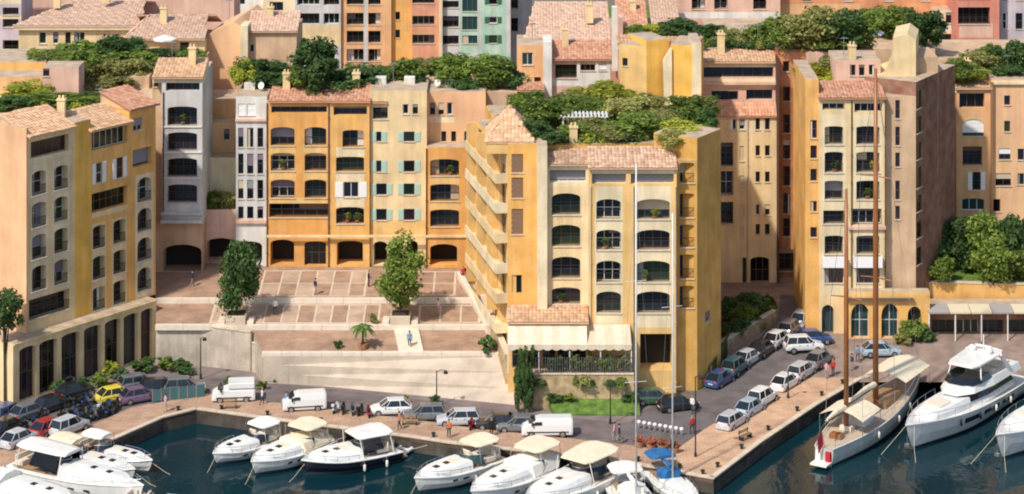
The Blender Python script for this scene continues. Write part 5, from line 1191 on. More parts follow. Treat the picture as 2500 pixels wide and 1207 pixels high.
def express(label, stern, bow, hull=GEL, cover=None, bimini=None, pad=CUSH, B=None, group='motor boats moored along the quay', hardtop=False, screenm=TINT):
    b, L = boat('motor_boat', label, stern, bow, group=group); B = B or L*.31; H = Hull(L, B, .95*L/10+.1, 1.35*L/10+.15)
    H.build(b, hull, rub=GEL); trunk(b, H, .42, .9, B*.36, .55*L/10+.1, GEL)
    zc = H.zs(.4)
    for t in (.62, .74):
        mb = MB(); x = L*t; z = H.zs(t)+(.55*L/10+.1)*(1-.55*((t-.42)/.48)**1.8)*1.08; mb.box(x-.28, x+.28, -.28, .28, z-.1, z+.05); part('deck_hatch', mb, TINT, b, bevel=.03)
    if pad is not None: slab(b, 'sun_pad', L*.5, L*.6, B*.2, B*.2, H.zs(.55)+.5*L/10, .1, pad)
    screen(b, L*.47, zc+.25, B*.40, .62*L/10+.1, .55, screenm, sweep=L*.13)
    # cockpit: well, seats, dash
    mb = MB(); mb.box(L*.05, L*.38, -B*.34, B*.34, zc+.02, zc+.05); part('cockpit_floor', mb, TEAK, b)
    for x0, x1, y0, y1 in ((L*.06, L*.12, -B*.3, B*.3), (L*.13, L*.26, B*.2, B*.34), (L*.30, L*.35, -B*.3, -B*.05), (L*.30, L*.35, B*.05, B*.3)):
        mb = MB(); mb.box(x0, x1, y0, y1, zc+.05, zc+.5); mb.box(x0, x0+.18, y0, y1, zc+.5, zc+.95); part('seat', mb, CUSH, b, bevel=.05)
    mb = MB(); mb.box(-L*.07, .02, -B*.36, B*.36, .3, .42); part('bathing_platform', mb, TEAK, b)
    if cover is not None:
        R_ = []; mb = MB()
        for i in range(7):
            f = i/6; x = L*lerp(.02, .44, f); w = B*.43; z = H.zs(.3)+.06; hh = (.5+.55*math.sin(min(1, f*1.15)*1.5))*L/10
            R_.append([(x, w, z), (x, w*.8, z+hh*.75), (x, w*.3, z+hh), (x, -w*.3, z+hh), (x, -w*.8, z+hh*.75), (x, -w, z)])
        mb.loft(R_, 0); part('cockpit_cover', mb, cover, b)
    if bimini is not None or hardtop:
        zt = zc+min(1.9, 1.3*L/10+.45)
        slab(b, 'hard_top' if hardtop else 'bimini', L*.08, L*(.46 if hardtop else .36), B*.4, B*.34, zt, .1, bimini or GEL, .16, -.05)
        for sx in (.1, .34 if not hardtop else .43):
            for sg in (-1, 1):
                mb = MB(); mb.tube([(L*sx, sg*B*.42, zc+.1), (L*sx+(.25 if hardtop else .1), sg*B*.36, zt+.05)], .05 if hardtop else .028, 5); part('support', mb, GEL if hardtop else CHROME, b)
        if hardtop:
            for sg in (-1, 1):
                mb = MB(); mb.add([(L*.2, sg*B*.41, zc+.55), (L*.42, sg*B*.40, zc+.5), (L*.42, sg*B*.36, zt), (L*.24, sg*B*.38, zt)], [(0,1,2,3)]); part('side_screen', mb, TINT, b)
    # hull ports
    for sg in (-1, 1):
        for t in (.55, .66):
            mb = MB(); y = sg*(H.hb(t)*.955+.03); mb.box(L*t-.35, L*t+.35, y-.03, y+.03, H.zs(t)*.62, H.zs(t)*.62+.16); part('port_light', mb, TINT, b)
    H.rail(b, .5, .985, .5); fenders(b, H, (.2, .45))
    line_part(b, [(L*.93, 0, H.zs(.93)), (L*1.12, .6, .2), (L*1.25, 1.0, -.3)]); line_part(b, [(.1, B*.35, 1.0), (-1.2, B*.5, 1.2), (-2.2, B*.6, 1.45)]); line_part(b, [(.1, -B*.35, 1.0), (-1.2, -B*.5, 1.2), (-2.2, -B*.6, 1.45)])
    return b, H
express('white cabin boat with grey cockpit canopy, leftmost of three side by side', (676, 1058), (520, 1114), cover=None, bimini=CANW, pad=None, B=3.6)
express('cream covered motor boat between the small cabin boat and dark-hulled yacht', (786, 1068), (614, 1140), cover=CANV, bimini=CANV, pad=CANV, B=4.3)
express('black-hulled motor yacht with white hard top and pink-white foredeck', (958, 1088), (736, 1136), hull=NAVY, hardtop=True, pad=CUSH, B=4.7)
express('white sports boat with green-tinted windscreen left of the cream one', (1212, 1112), (1012, 1182), bimini=CANV, B=4.0, screenm=plain('green_screen', (.03, .06, .05), .1, .6))
express('cream motor boat with covered cockpit in the middle of the right row', (1352, 1126), (1150, 1222), cover=CANW, bimini=CANV, B=4.6)
express('white hard-top motor yacht with tan canopy beside the grey dinghy', (1492, 1142), (1284, 1246), hardtop=True, bimini=CANV, B=5.0)
express('white motor boat with white hard top at the lower left', (40, 1140), (350, 1218), hardtop=True, B=4.0, group='motor boats at the lower left')
express('white cabin boat with cream canopy behind the hard-top boat at the lower left', (118, 1112), (330, 1160), bimini=CANV, B=3.6, group='motor boats at the lower left')
express('small white boat with white canopy nearest the left quay bend', (200, 1092), (372, 1132), bimini=CANW, B=2.9, group='motor boats at the lower left')
express('large white cabin boat cut by the lower left corner', (-110, 1180), (205, 1262), cover=CANW, B=4.2, group='motor boats at the lower left')
express('small white boat with its bow towards the open water, at the bottom left', (300, 1222), (492, 1240), cover=None, bimini=None, B=2.8, group='motor boats at the lower left')
def flybridge(label, stern, bow, zd=1.8, B=None):
    b, L = boat('motor_yacht', label, stern, bow, 'yacht', zd, 'large white motor yachts'); B = B or L*.225; H = Hull(L, B, 1.5, 2.7, 2.3, .45); s = L/27
    H.build(b, GEL)
    # bulwark foredeck, main deckhouse, flybridge
    trunk(b, H, .55, .86, B*.34, 1.0*s, GEL, nose=.45)
    def house(name, x0, x1, hw, z, h, rake, mat, aft=.3):
        mb = MB(); n = 8; lo, hi = [], []
        prof = [(0, -1), (.55, -1), (.85, -.8), (1, -.35), (1, .35), (.85, .8), (.55, 1), (0, 1)]
        lo = [(lerp(x0, x1, f), y*hw, z) for f, y in prof]; hi = [(lerp(x0+aft, x1-rake, f), y*hw*.88, z+h) for f, y in prof]
        mb.loft([lo, hi], 0); return part(name, mb, mat, b)
    z1 = H.zs(.4)+.05
    house('main_cabin', L*.16, L*.64, B*.42, z1, .7*s, .5, GEL); house('saloon_windows', L*.17, L*.625, B*.405, z1+.7*s, .75*s, 1.1, TINT)
    z2 = z1+1.45*s; house('flybridge_deck', L*.10, L*.60, B*.43, z2, .75*s, .8, GEL, 0)
    house('flybridge_screen', L*.36, L*.545, B*.37, z2+.75*s, .55*s, .7, TINT)
    slab(b, 'hard_top', L*.22, L*.50, B*.36, B*.30, z2+2.6*s, .14, GEL, .12, -.1)
    for sg in (-1, 1):
        mb = MB(); mb.tube([(L*.20, sg*B*.38, z2+.7*s), (L*.27, sg*B*.34, z2+2.65*s)], [.28, .18], 6); part('arch_leg', mb, GEL, b)
        mb = MB(); mb.tube([(L*.46, sg*B*.34, z2+.8*s), (L*.44, sg*B*.29, z2+2.6*s)], [.07, .07], 6); part('support', mb, GEL, b)
        mb = MB(); mb.tube([(L*.30, sg*.9, z2+2.8*s), (L*.30, sg*.9, z2+2.95*s), (L*.30, sg*.9, z2+3.3*s), (L*.30, sg*.9, z2+3.5*s)], [.25, .42, .40, .1], 10); part('radar_dome', mb, GEL, b, smooth=True)
    mb = MB(); mb.box(L*.27-.1, L*.27+.1, -.9, .9, z2+3.2*s, z2+3.4*s); mb.tube([(L*.27, 0, z2+2.7*s), (L*.27, 0, z2+4.6*s)], .05, 5); part('radar_mast', mb, GEL, b)
    for sg in (-1, 1):
        for t0, t1 in ((.35, .5), (.53, .66), (.2, .32)):
            mb = MB(); n = 6; lo, hi = [], []
            for i in range(n+1):
                t = lerp(t0, t1, i/n); lo.append((L*t, sg*(H.hb(t)*.965+.02), H.zs(t)*.52)); hi.append((L*t, sg*(H.hb(t)*.985+.03), H.zs(t)*.76))
            for i in range(n): mb.quad(lo[i], lo[i+1], hi[i+1], hi[i])
            part('hull_window', mb, TINT, b)
    slab(b, 'sun_pad', L*.66, L*.76, B*.18, B*.15, H.zs(.7)+.85*s, .14, CUSH)
    for k in range(3):
        mb = MB(); mb.box(L*(.13+k*.07), L*(.13+k*.07)+.8, -B*.25, B*.25, z2+.75*s, z2+1.05*s); part('seat', mb, CUSH, b, bevel=.05)
    mb = MB(); mb.box(-1.2, .02, -B*.4, B*.4, .4, .55); part('bathing_platform', mb, TEAK, b)
    H.rail(b, .52, .985, .8); fenders(b, H, (.25, .4, .55, .7), mat=None)
    line_part(b, [(L*.95, .3, H.zs(.95)), (L*1.03, 1.2, 1.0), (L*1.08, 2.0, -.3)], .018); line_part(b, [(L*.95, -.3, H.zs(.95)), (L*1.03, -1.2, 1.0), (L*1.08, -2.0, -.3)], .018)
    mb = MB(); mb.tube([(L*1.0-.25, 0, 1.7), (L*1.0-.3, 0, .8)], .05, 5); mb.box(L-.5, L-.1, -.25, .25, .6, .85); part('anchor', mb, STEEL, b)
    return b
flybridge('big white flybridge motor yacht with dark windows right of the wooden ketch', (2466, 905), (2212, 1062))
flybridge('white motor yacht cut by the right edge of the picture', (2690, 930), (2432, 1085))
# --- classic ketch
b, L = boat('classic_ketch', 'pale sage-hulled wooden sailing ketch with two tall varnished masts and cream awnings', (2012, 1106), (2250, 930), 'sailing yacht', 1.2)
B_ = 4.9; H = Hull(L, B_, 1.7, 2.6, 1.9, .42, .38); H.build(b, HULLG, BOOT, mottled('scrubbed_deck', (.50, .40, .29), .15, 2), rub=GEL)
a_ = G(2012, 1106, 1.2)
def along(px):   # distance along the hull where it is seen at px
    ca, sa = math.cos(b.rotation_euler.z), math.sin(b.rotation_euler.z); k = (px-1250)/FPX
    return (k*(a_.y-CAM_Y)-a_.x)/(ca-k*sa)
trunk(b, H, .28, .42, B_*.25, .7, GEL); trunk(b, H, .5, .72, B_*.25, .75, TEAK, 'deckhouse')
for px, top, r0 in ((2138, 168, .29), (2066, 462, .25)):
    x = along(px); y = a_.y+math.sin(b.rotation_euler.z)*x; zt = Z(top, y); t = x/L; z0 = H.zs(t)
    mb = MB(); mb.tube([(x, 0, z0-.3), (x, 0, z0+(zt-z0)*.5), (x, 0, zt)], [r0, r0*.95, r0*.55], 10); m = part('mast', mb, VARN, b, smooth=True)
    for f in ((.38, .68) if px > 2100 else (.55,)):
        z = z0+(zt-z0)*f; mb = MB(); mb.tube([(x, -1.6, z), (x, 0, z+.1), (x, 1.6, z)], [.05, .08, .05], 6); part('spreader', mb, VARN, m)
    for sg in (-1, 1):
        mb = MB(); mb.tube([(x-.6, sg*H.hb(t)*.95, z0), (x, sg*1.6, z0+(zt-z0)*(.68 if px > 2100 else .55)), (x, 0, zt-.4)], .02, 4); part('shroud', mb, STEEL, m)
    mb = MB(); mb.tube([(x-.3, 0, z0+2.0), (x-.3-(6.2 if px > 2100 else 4.6), 0, z0+2.15)], [.13, .1], 7); bo = part('boom', mb, VARN, m)
    mb = MB(); mb.tube([(x-.4, 0, z0+2.3), (x-2.5, 0, z0+2.45), (x-(6.0 if px > 2100 else 4.5), 0, z0+2.35)], [.30, .26, .12], 8); part('furled_sail', mb, CANV, m)
mb = MB(); mb.tube([(along(2138), 0, Z(185, 0)), (L*.98, 0, H.zs(1)+.1)], .02, 4); part('forestay', mb, STEEL, b)
for t0, t1, hh, m in ((.16, .34, 2.3, CANV), (.60, .86, 2.6, CANV)):
    mb = MB(); x0, x1 = L*t0, L*t1; w = B_*.46; z = H.zs((t0+t1)/2)+hh; R_ = []
    for i in range(6):
        f = i/5; R_.append([(lerp(x0, x1, f), w, z-.75), (lerp(x0, x1, f), w*.5, z-.25), (lerp(x0, x1, f), 0, z+.0), (lerp(x0, x1, f), -w*.5, z-.25), (lerp(x0, x1, f), -w, z-.75)])
    mb.loft(R_, 0, closed=False, cap=False); part('awning', mb, m, b)
    for f in (0, 1):
        for sg in (-1, 1):
            m2 = MB(); m2.tube([(lerp(x0, x1, f), sg*w*.98, z-hh), (lerp(x0, x1, f), sg*w*.98, z-.75)], .03, 5); part('stanchion', m2, CHROME, b)
for t in (.1, .2, .36, .48):
    mb = MB(); mb.box(L*t, L*t+.9, -.6, .6, H.zs(t)+.02, H.zs(t)+.5); part('deck_locker', mb, VARN if t != .2 else CUSH, b, bevel=.04)
mb = MB(); mb.tube([(.1, 0, H.zs(0)), (-.5, 0, H.zs(0)+1.7)], .03, 5); mb.add([(-.1, .02, H.zs(0)+.3), (-.5, .02, H.zs(0)+1.6), (-.9, .3, H.zs(0)+.9), (-.75, .25, H.zs(0)-.5)], [(0,1,2,3)]); part('ensign', mb, REDF, b)
mb = MB(); mb.box(-1.4, -.05, -B_*.17, B_*.17, .35, .5); part('bathing_platform', mb, CANW, b)
for sg in (-1, 1):
    mb = MB(); mb.box(-.35, -.02, sg*.5-.25, sg*.5+.25, .5, 1.4); part('stern_locker', mb, REDF if sg < 0 else GEL, b)
H.rail(b, .02, .98, .75); fenders(b, H, (.3, .5, .65), mat=CANW)
# --- sailing boats with pale masts
def sailboat(label, mast_px, base, heading, L, top, canvas, mt=.58):
    y = YZ(base, 1.2); x = X(mast_px, y)
    b = thing('sailing_boat', label, 'sailing boat', (x-math.cos(heading)*L*mt, y-math.sin(heading)*L*mt, 0), heading, 'sailing boats with pale masts'); H = Hull(L, L*.3, 1.0, 1.3, 1.9, .4); H.build(b, GEL, BOOT, GEL)
    trunk(b, H, .36, .78, L*.1, .5, GEL); zt = Z(top, y)
    mb = MB(); mb.tube([(L*mt, 0, 1.2), (L*mt, 0, zt)], [.09, .065], 8); m = part('mast', mb, SPAR, b, smooth=True)
    for f in (.35, .65):
        mb = MB(); z = lerp(1.2, zt, f); mb.tube([(L*mt-.15, -1.0, z), (L*mt, 0, z+.05), (L*mt-.15, 1.0, z)], .03, 5); part('spreader', mb, SPAR, m)
    for sg in (-1, 1):
        mb = MB(); mb.tube([(L*mt-.2, sg*L*.14, 1.2), (L*mt, 0, zt*.95)], .012, 4); part('shroud', mb, STEEL, m)
    mb = MB(); mb.tube([(L*mt-.1, 0, 2.3), (L*.16, 0, 2.4)], .08, 6); bo = part('boom', mb, SPAR, b)
    mb = MB(); mb.tube([(L*mt-.2, 0, 2.55), (L*.3, 0, 2.6), (L*.17, 0, 2.5)], [.24, .2, .1], 8); part('sail_cover', mb, canvas, bo)
    slab(b, 'spray_hood', L*.30, L*.42, L*.11, L*.08, 1.5, .5, canvas, .25); slab(b, 'bimini', L*.04, L*.24, L*.12, L*.12, 2.7, .08, canvas, .15)
    for sx in (.05, .23):
        for sg in (-1, 1):
            m2 = MB(); m2.tube([(L*sx, sg*L*.125, 1.0), (L*sx, sg*L*.115, 2.75)], .025, 4); part('support', m2, CHROME, b)
    mb = MB(); mb.box(L*.05, L*.3, -L*.08, L*.08, 1.06, 1.1); part('cockpit_floor', mb, TEAK, b); H.rail(b, .45, .98, .55); fenders(b, H, (.3, .5))
    return b
sailboat('white sailing boat with bright blue canopy moored below the promenade corner', 1642, 1178, R(-72), 11.0, 520, BLUEC, .42)
sailboat('sailing boat with tall pale mast at the bottom edge beside the blue canopy', 1553, 1222, R(-78), 12.5, 400, CANW, .45)
def dinghy(label, px, py, ang, L, col):
    p = G(px, py, .3); t = thing('inflatable_dinghy', label, 'dinghy', (p.x, p.y, 0), ang, 'inflatable dinghies'); w = L*.2
    mb = MB(); mb.tube([(-L/2, w, .3), (L*.2, w, .33), (L*.42, w*.55, .4), (L*.5, 0, .45), (L*.42, -w*.55, .4), (L*.2, -w, .33), (-L/2, -w, .3)], [.16, .2, .2, .2, .2, .2, .16], 9); part('tube', mb, col, t, smooth=True)
    mb = MB(); mb.prism([(-L*.45, w), (L*.2, w), (L*.42, w*.5), (L*.42, -w*.5), (L*.2, -w), (-L*.45, -w)], .12, .2); part('floor', mb, BOOT, t)
    mb = MB(); mb.box(-L*.1, L*.02, -w, w, .4, .46); part('thwart', mb, CANW, t); mb = MB(); mb.box(-L*.56, -L*.46, -.18, .18, .1, .9); mb.box(-L*.58, -L*.45, -.2, .2, .75, 1.05); part('outboard_motor', mb, BLACK, t, bevel=.03)
dinghy('grey inflatable dinghy between the hard-top yacht and promenade corner', 1530, 1176, R(38), 4.2, plain('dinghy_grey', (.42, .43, .45), .5))
dinghy('white tender beside the black-hulled yacht stern', 985, 1098, R(60), 3.0, plain('dinghy_white', (.72, .72, .72), .5))
# ------------------------------------------------------------------ vehicles
TYRE = plain('tyre', (.02, .02, .021), .8); RIM = plain('wheel_rim', (.40, .41, .42), .35, .5, .7); CGL = plain('car_glass', (.014, .018, .022), .06, .6); LAMPW = plain('headlight_glass', (.75, .75, .72), .15, .5); LAMPR = plain('tail_light', (.40, .015, .01), .25, .5); TRIM = plain('car_trim', (.025, .025, .027), .6)
def paint(n, c):
    m = plain('car_paint_'+n, c, .35, .5); m.node_tree.nodes['Principled BSDF'].inputs['Coat Weight'].default_value = .8; m.node_tree.nodes['Principled BSDF'].inputs['Coat Roughness'].default_value = .05; return m
WHEEL = MB(); WHEEL.tube([(0,-.11,0), (0,-.1,0), (0,.1,0), (0,.11,0)], [.27, .32, .32, .27], 14); WHEELM = WHEEL.mesh('tyre', TYRE)
RIMB = MB(); RIMB.tube([(0,-.118,0), (0,.118,0)], [.2, .2], 10); RIMM = RIMB.mesh('rim', RIM)
def wheels(t, L, W, xs, r=1.0):
    for x in xs:
        for sg in (-1, 1):
            w = link('wheel', WHEELM, t, (x, sg*(W/2-.1), .31*r), 0, r); link('rim', RIMM, w, (0, 0, 0))
def lamps(t, xf, xr, W, zf, zr, wl=.3):
    for sg in (-1, 1):
        mb = MB(); mb.box(xf-.10, xf+.012, sg*(W/2-.32)-wl/2, sg*(W/2-.32)+wl/2, zf-.08, zf+.08); part('headlight', mb, LAMPW, t, bevel=.02)
        mb = MB(); mb.box(xr-.012, xr+.08, sg*(W/2-.22)-.13, sg*(W/2-.22)+.13, zr-.12, zr+.1); part('tail_light', mb, LAMPR, t, bevel=.02)
def car(style, col):
    t = thing('parked_car', 'car', 'car'); W = 1.74; wag = style == 'estate'; suv = style == 'suv'; dz = .14 if suv else 0
    mb = MB(); st = [(-2.08, .72, .70), (-1.98, .82, .84), (-1.5, .865, .93), (-.6, .87, .94), (.5, .87, .93), (1.0, .865, .90), (1.6, .84, .80), (1.95, .78, .70), (2.08, .66, .58)]
    R_ = []
    for x, w, z in st: z += dz; R_.append([(x, w*.93, .22+dz), (x, w, .40+dz), (x, w, z-.20), (x, w*.93, z-.03), (x, w*.6, z+.015), (x, -w*.6, z+.015), (x, -w*.93, z-.03), (x, -w, z-.20), (x, -w, .40+dz), (x, -w*.93, .22+dz)])
    mb.loft(R_, 0); part('body', mb, col, t, smooth=False)
    xr0, xr1 = (-2.0, -1.75) if (wag or suv) else (-1.9, -1.25); zb, zt = .90+dz, 1.43+dz+(.1 if suv else 0)
    lo = [(xr0, .74), (-.9, .80), (.5, .80), (1.12, .70), (1.12, -.70), (.5, -.80), (-.9, -.80), (xr0, -.74)]; hi = [(xr1, .58), (-.8, .63), (.1, .63), (.38, .56), (.38, -.56), (.1, -.63), (-.8, -.63), (xr1, -.58)]
    mb = MB(); mb.loft([[(x, y, zb) for x, y in lo], [(x, y, zt) for x, y in hi]], 0, cap=False); part('windows', mb, CGL, t)
    mb = MB(); mb.loft([[(x, y, zt-.02) for x, y in hi], [(x, y*.97, zt+.03) for x, y in hi], [(x*.9-.05, y*.7, zt+.065) for x, y in hi]], 0); part('roof', mb, col, t)
    for i in range(8):
        mb = MB(); mb.tube([(lo[i][0], lo[i][1]*1.005, zb-.02), (hi[i][0], hi[i][1]*1.01, zt)], .038 if i not in (2, 5) else .03, 5); part('pillar', mb, col, t)
    for sg in (-1, 1):
        mb = MB(); mb.box(.62, .78, sg*.93-.1, sg*.93+.1, .90+dz, 1.02+dz); part('mirror', mb, col, t, bevel=.02)
        for x0 in (-.72, .12):
            mb = MB(); mb.box(x0, x0+.18, sg*.875-.02, sg*.875+.02, .72+dz, .76+dz); part('door_handle', mb, TRIM, t)
    mb = MB(); mb.box(1.95, 2.09, -.5, .5, .30+dz, .46+dz); part('grille', mb, TRIM, t, bevel=.02)
    mb = MB(); mb.box(-2.1, -2.05, -.26, .26, .50+dz, .60+dz); part('number_plate', mb, LAMPW, t)
    wheels(t, 4.1, W, (-1.28, 1.3), 1.0+dz*.5); lamps(t, 2.02, -2.05, W, .60+dz, .74+dz); return t
def van(col, L=4.9, Hh=2.15, box=None):
    t = thing('delivery_van', 'van', 'van'); W = 1.9
    mb = MB(); R_ = []
    for x, w, z in ((-L/2, .90, Hh-.08), (-L/2+.15, .95, Hh), (L*.12, .95, Hh), (L*.22, .94, Hh-.12), (L*.36, .92, 1.28), (L*.47, .88, 1.02), (L/2, .78, .78)):
        R_.append([(x, w*.96, .28), (x, w, .5), (x, w*.97, min(z-.1, 1.2)), (x, w*.86, z-.05), (x, w*.6, z), (x, -w*.6, z), (x, -w*.86, z-.05), (x, -w*.97, min(z-.1, 1.2)), (x, -w, .5), (x, -w*.96, .28)])
    mb.loft(R_, 0); part('body', mb, col, t)
    mb = MB(); mb.add([(L*.225, -.78, Hh-.14), (L*.225, .78, Hh-.14), (L*.357, .80, 1.36), (L*.357, -.80, 1.36)], [(0,1,2,3)]); mb.v = [(x+.03, y, z+.03) for x, y, z in mb.v]; part('windscreen', mb, CGL, t)
    for sg in (-1, 1):
        mb = MB(); y = sg*.915; mb.add([(L*.10, y, 1.22), (L*.31, y, 1.22), (L*.23, sg*.84, Hh-.28), (L*.10, sg*.845, Hh-.28)], [(0,1,2,3)]); mb.v = [(x, yy+sg*.035, z) for x, yy, z in mb.v]; part('side_window', mb, CGL, t)
        mb = MB(); mb.box(L*.27, L*.31, sg*1.02-.1, sg*1.02+.1, 1.2, 1.5); part('mirror', mb, TRIM, t)
        mb = MB(); mb.box(-L*.42, L*.4, sg*.95-.03, sg*.95+.025, .52, .62); part('side_trim', mb, TRIM, t)
    mb = MB(); mb.box(L/2-.08, L/2+.02, -.6, .6, .42, .6); part('grille', mb, TRIM, t)
    if box:
        mb = MB(); mb.box(-L/2+.05, L*.12, -1.0, 1.0, Hh+.01, Hh+.55); part('roof_box', mb, box, t, bevel=.05)
    wheels(t, L, 1.9, (-L*.3, L*.31), 1.05); lamps(t, L/2-.04, -L/2, 1.9, .78, .95); return t
def scooter(col):
    t = thing('parked_scooter', 'scooter', 'scooter')
    for x in (-.62, .62):
        mb = MB(); mb.tube([(x,-.06,.24), (x,-.05,.24), (x,.05,.24), (x,.06,.24)], [.19, .24, .24, .19], 12); w = part('wheel', mb, TYRE, t)
    mb = MB(); R_ = [[(x, w, z0), (x, w*.9, z1), (x, -w*.9, z1), (x, -w, z0)] for x, w, z0, z1 in ((-.85, .10, .5, .66), (-.5, .19, .36, .74), (-.05, .18, .28, .66), (.12, .16, .24, .34), (.32, .16, .24, .34))]
    mb.loft(R_, 0); part('body', mb, col, t)
    mb = MB(); mb.loft([[(.32, .2, .25), (.40, .2, .25), (.40, -.2, .25), (.32, -.2, .25)], [(.42, .19, .7), (.5, .16, .7), (.5, -.16, .7), (.42, -.19, .7)], [(.36, .1, 1.0), (.42, .1, 1.0), (.42, -.1, 1.0), (.36, -.1, 1.0)]], 0); part('leg_shield', mb, col, t)
    mb = MB(); mb.box(-.8, .0, -.15, .15, .72, .84); part('seat', mb, BLACK, t, bevel=.04)
    mb = MB(); mb.tube([(.36, -.34, 1.02), (.4, 0, 1.04), (.36, .34, 1.02)], .025, 5); mb.tube([(.4, 0, 1.0), (.62, 0, .3)], .03, 5); part('handlebar', mb, TRIM, t)
    mb = MB(); mb.box(-.98, -.72, -.17, .17, .84, 1.12); part('top_case', mb, BLACK if rnd.random() < .6 else col, t, bevel=.05)
    return t
PC = {'silver': paint('silver', (.50, .52, .54)), 'white': paint('white', (.74, .74, .72)), 'grey': paint('grey', (.16, .17, .18)), 'black': paint('black', (.014, .015, .017)), 'teal': paint('teal', (.02, .09, .11)), 'red': paint('red', (.35, .02, .02)), 'blue': paint('blue', (.03, .07, .20)), 'paleblue': paint('pale_blue', (.36, .46, .54)), 'yellow': paint('yellow', (.75, .62, .05)), 'green': paint('green', (.04, .10, .06)), 'plum': paint('plum', (.16, .10, .17))}
def zq(px, py):
    z = QZ+.02
    for _ in range(8):
        p = G(px, py, z); z = rz_(p.y)+.012 if p.x > 8 else QZ+.02
    return G(px, py, z)
RA = math.atan2(*(lambda d: (d.y, d.x))(zq(2000, 905)-zq(1790, 1040)))
cars = [  # style, paint, spot of its middle on the ground, heading, label
 ('estate', 'silver', (1788, 1040), RA, 'silver estate car, nearest of the row along the orange promenade'),
 ('hatch', 'paleblue', (1832, 1008), RA, 'pale blue hatchback, second in the row along the orange promenade'),
 ('suv', 'white', (1862, 986), RA, 'white tall car, third in the row along the orange promenade'),
 ('hatch', 'white', (1918, 946), RA, 'white hatchback, fourth in the row along the orange promenade'),
 ('estate', 'silver', (1958, 918), RA, 'silver estate car, fifth in the row along the orange promenade'),
 ('hatch', 'grey', (2000, 890), RA, 'grey hatchback, last in the row along the orange promenade'),
 ('suv', 'teal', (1796, 910), RA+R(4), 'dark teal car, nearest one beside the ochre garden wall'),
 ('hatch', 'black', (1862, 864), RA, 'black hatchback beside the ochre garden wall'),
 ('hatch', 'white', (1898, 840), RA, 'small white car behind the black hatchback by the garden wall'),
 ('estate', 'grey', (1930, 812), RA+R(8), 'grey estate car farthest up the climbing road'),
 ('suv', 'white', (1962, 858), R(8), 'white tall car parked across in front of the tall cream building'),
 ('hatch', 'paleblue', (2150, 868), R(4), 'pale blue car parked below the arched shop window'),
 ('estate', 'green', (1598, 985), R(4), 'dark green car parked at the grass bank beside the corner building'),
 ('hatch', 'white', (955, 1010), R(186), 'white hatchback on the quay road below the sloping apron'),
 ('estate', 'silver', (1118, 1036), R(184), 'silver estate car with open space around it behind the promenade'),
 ('hatch', 'black', (1212, 1046), R(176), 'black hatchback on the quay road in front of the tall hedge block'),
 ('hatch', 'red', (118, 1058), R(60), 'red car parked at the left end of the quay'),
 ('hatch', 'silver', (48, 1085), R(58), 'silver car at the lower left edge'),
 ('hatch', 'plum', (340, 980), R(30), 'plum grey car parked right of the yellow hatchback'),
 ('hatch', 'black', (128, 1000), R(50), 'black hatchback parked nearest the arcade pillars'),
 ('hatch', 'grey', (70, 1020), R(52), 'grey hatchback parked between the black one and the blue estate'),
 ('estate', 'black', (392, 958), R(20), 'black estate car behind the teal wind screen'),
 ('suv', 'grey', (452, 962), R(12), 'dark grey tall car at the foot of the retaining wall'),
 ('suv', 'silver', (170, 1058), R(56), 'silver tall car right of the red car'),
 ('hatch', 'blue', (1758, 938), RA, 'blue hatchback nearest the corner building on the climbing road'),
  ('hatch', 'silver', (1958, 790), RA+R(10), 'silver hatchback at the very top of the climbing road'),
 ('hatch', 'black', (1655, 1000), R(20), 'black hatchback waiting at the road corner beside the dark green car'),
 ('estate', 'grey', (1035, 1024), R(184), 'grey estate car between the white hatchback and silver estate'),
 ('hatch', 'grey', (1265, 1052), R(178), 'grey hatchback touching the white long van'),
 ('hatch', 'black', (182, 968), R(48), 'black hatchback between the tub hedges and rear scooters'),
 ('estate', 'grey', (338, 948), R(30), 'grey estate car in front of the last arcade arches'),
 ('hatch', 'black', (20, 1056), R(58), 'black hatchback at the left edge behind the silver car'),
 ('hatch', 'silver', (1826, 886), RA, 'silver hatchback squeezed behind the dark teal car'),
 ('hatch', 'blue', (1985, 838), R(9), 'blue hatchback behind the white tall car across the forecourt'),
 ('hatch', 'yellow', (284, 978), R(34), 'bright yellow hatchback beside the scooter rows'),
 ('estate', 'blue', (22, 1020), R(58), 'dark blue estate car in front of the arcade at the left edge'),
]
protos = {}
for style, col, (px, py), ang, lab in cars:
    k = (style, col)
    if k not in protos: protos[k] = car(style, PC[col])
    place(protos[k], USED, tuple(zq(px, py)), ang, lab, 'cars parked along the quay and road')
for col, (px, py), ang, lab, box in (('white', (570, 978), R(186), 'white delivery van with roof box left of the motor boats', PC['white']), ('white', (742, 1000), R(190), 'white panel van facing left in the middle of the quay', None), ('white', (1335, 1062), R(182), 'white long van on the quay behind the hard-top yachts', None)):
    v = van(PC[col], 4.3 if px < 1300 else 4.9, 1.8 if px != 570 else 1.45, box); v['label'] = lab; v['group'] = 'vans on the quay'; v.location = tuple(zq(px, py)); v.rotation_euler.z = ang
sp = {}
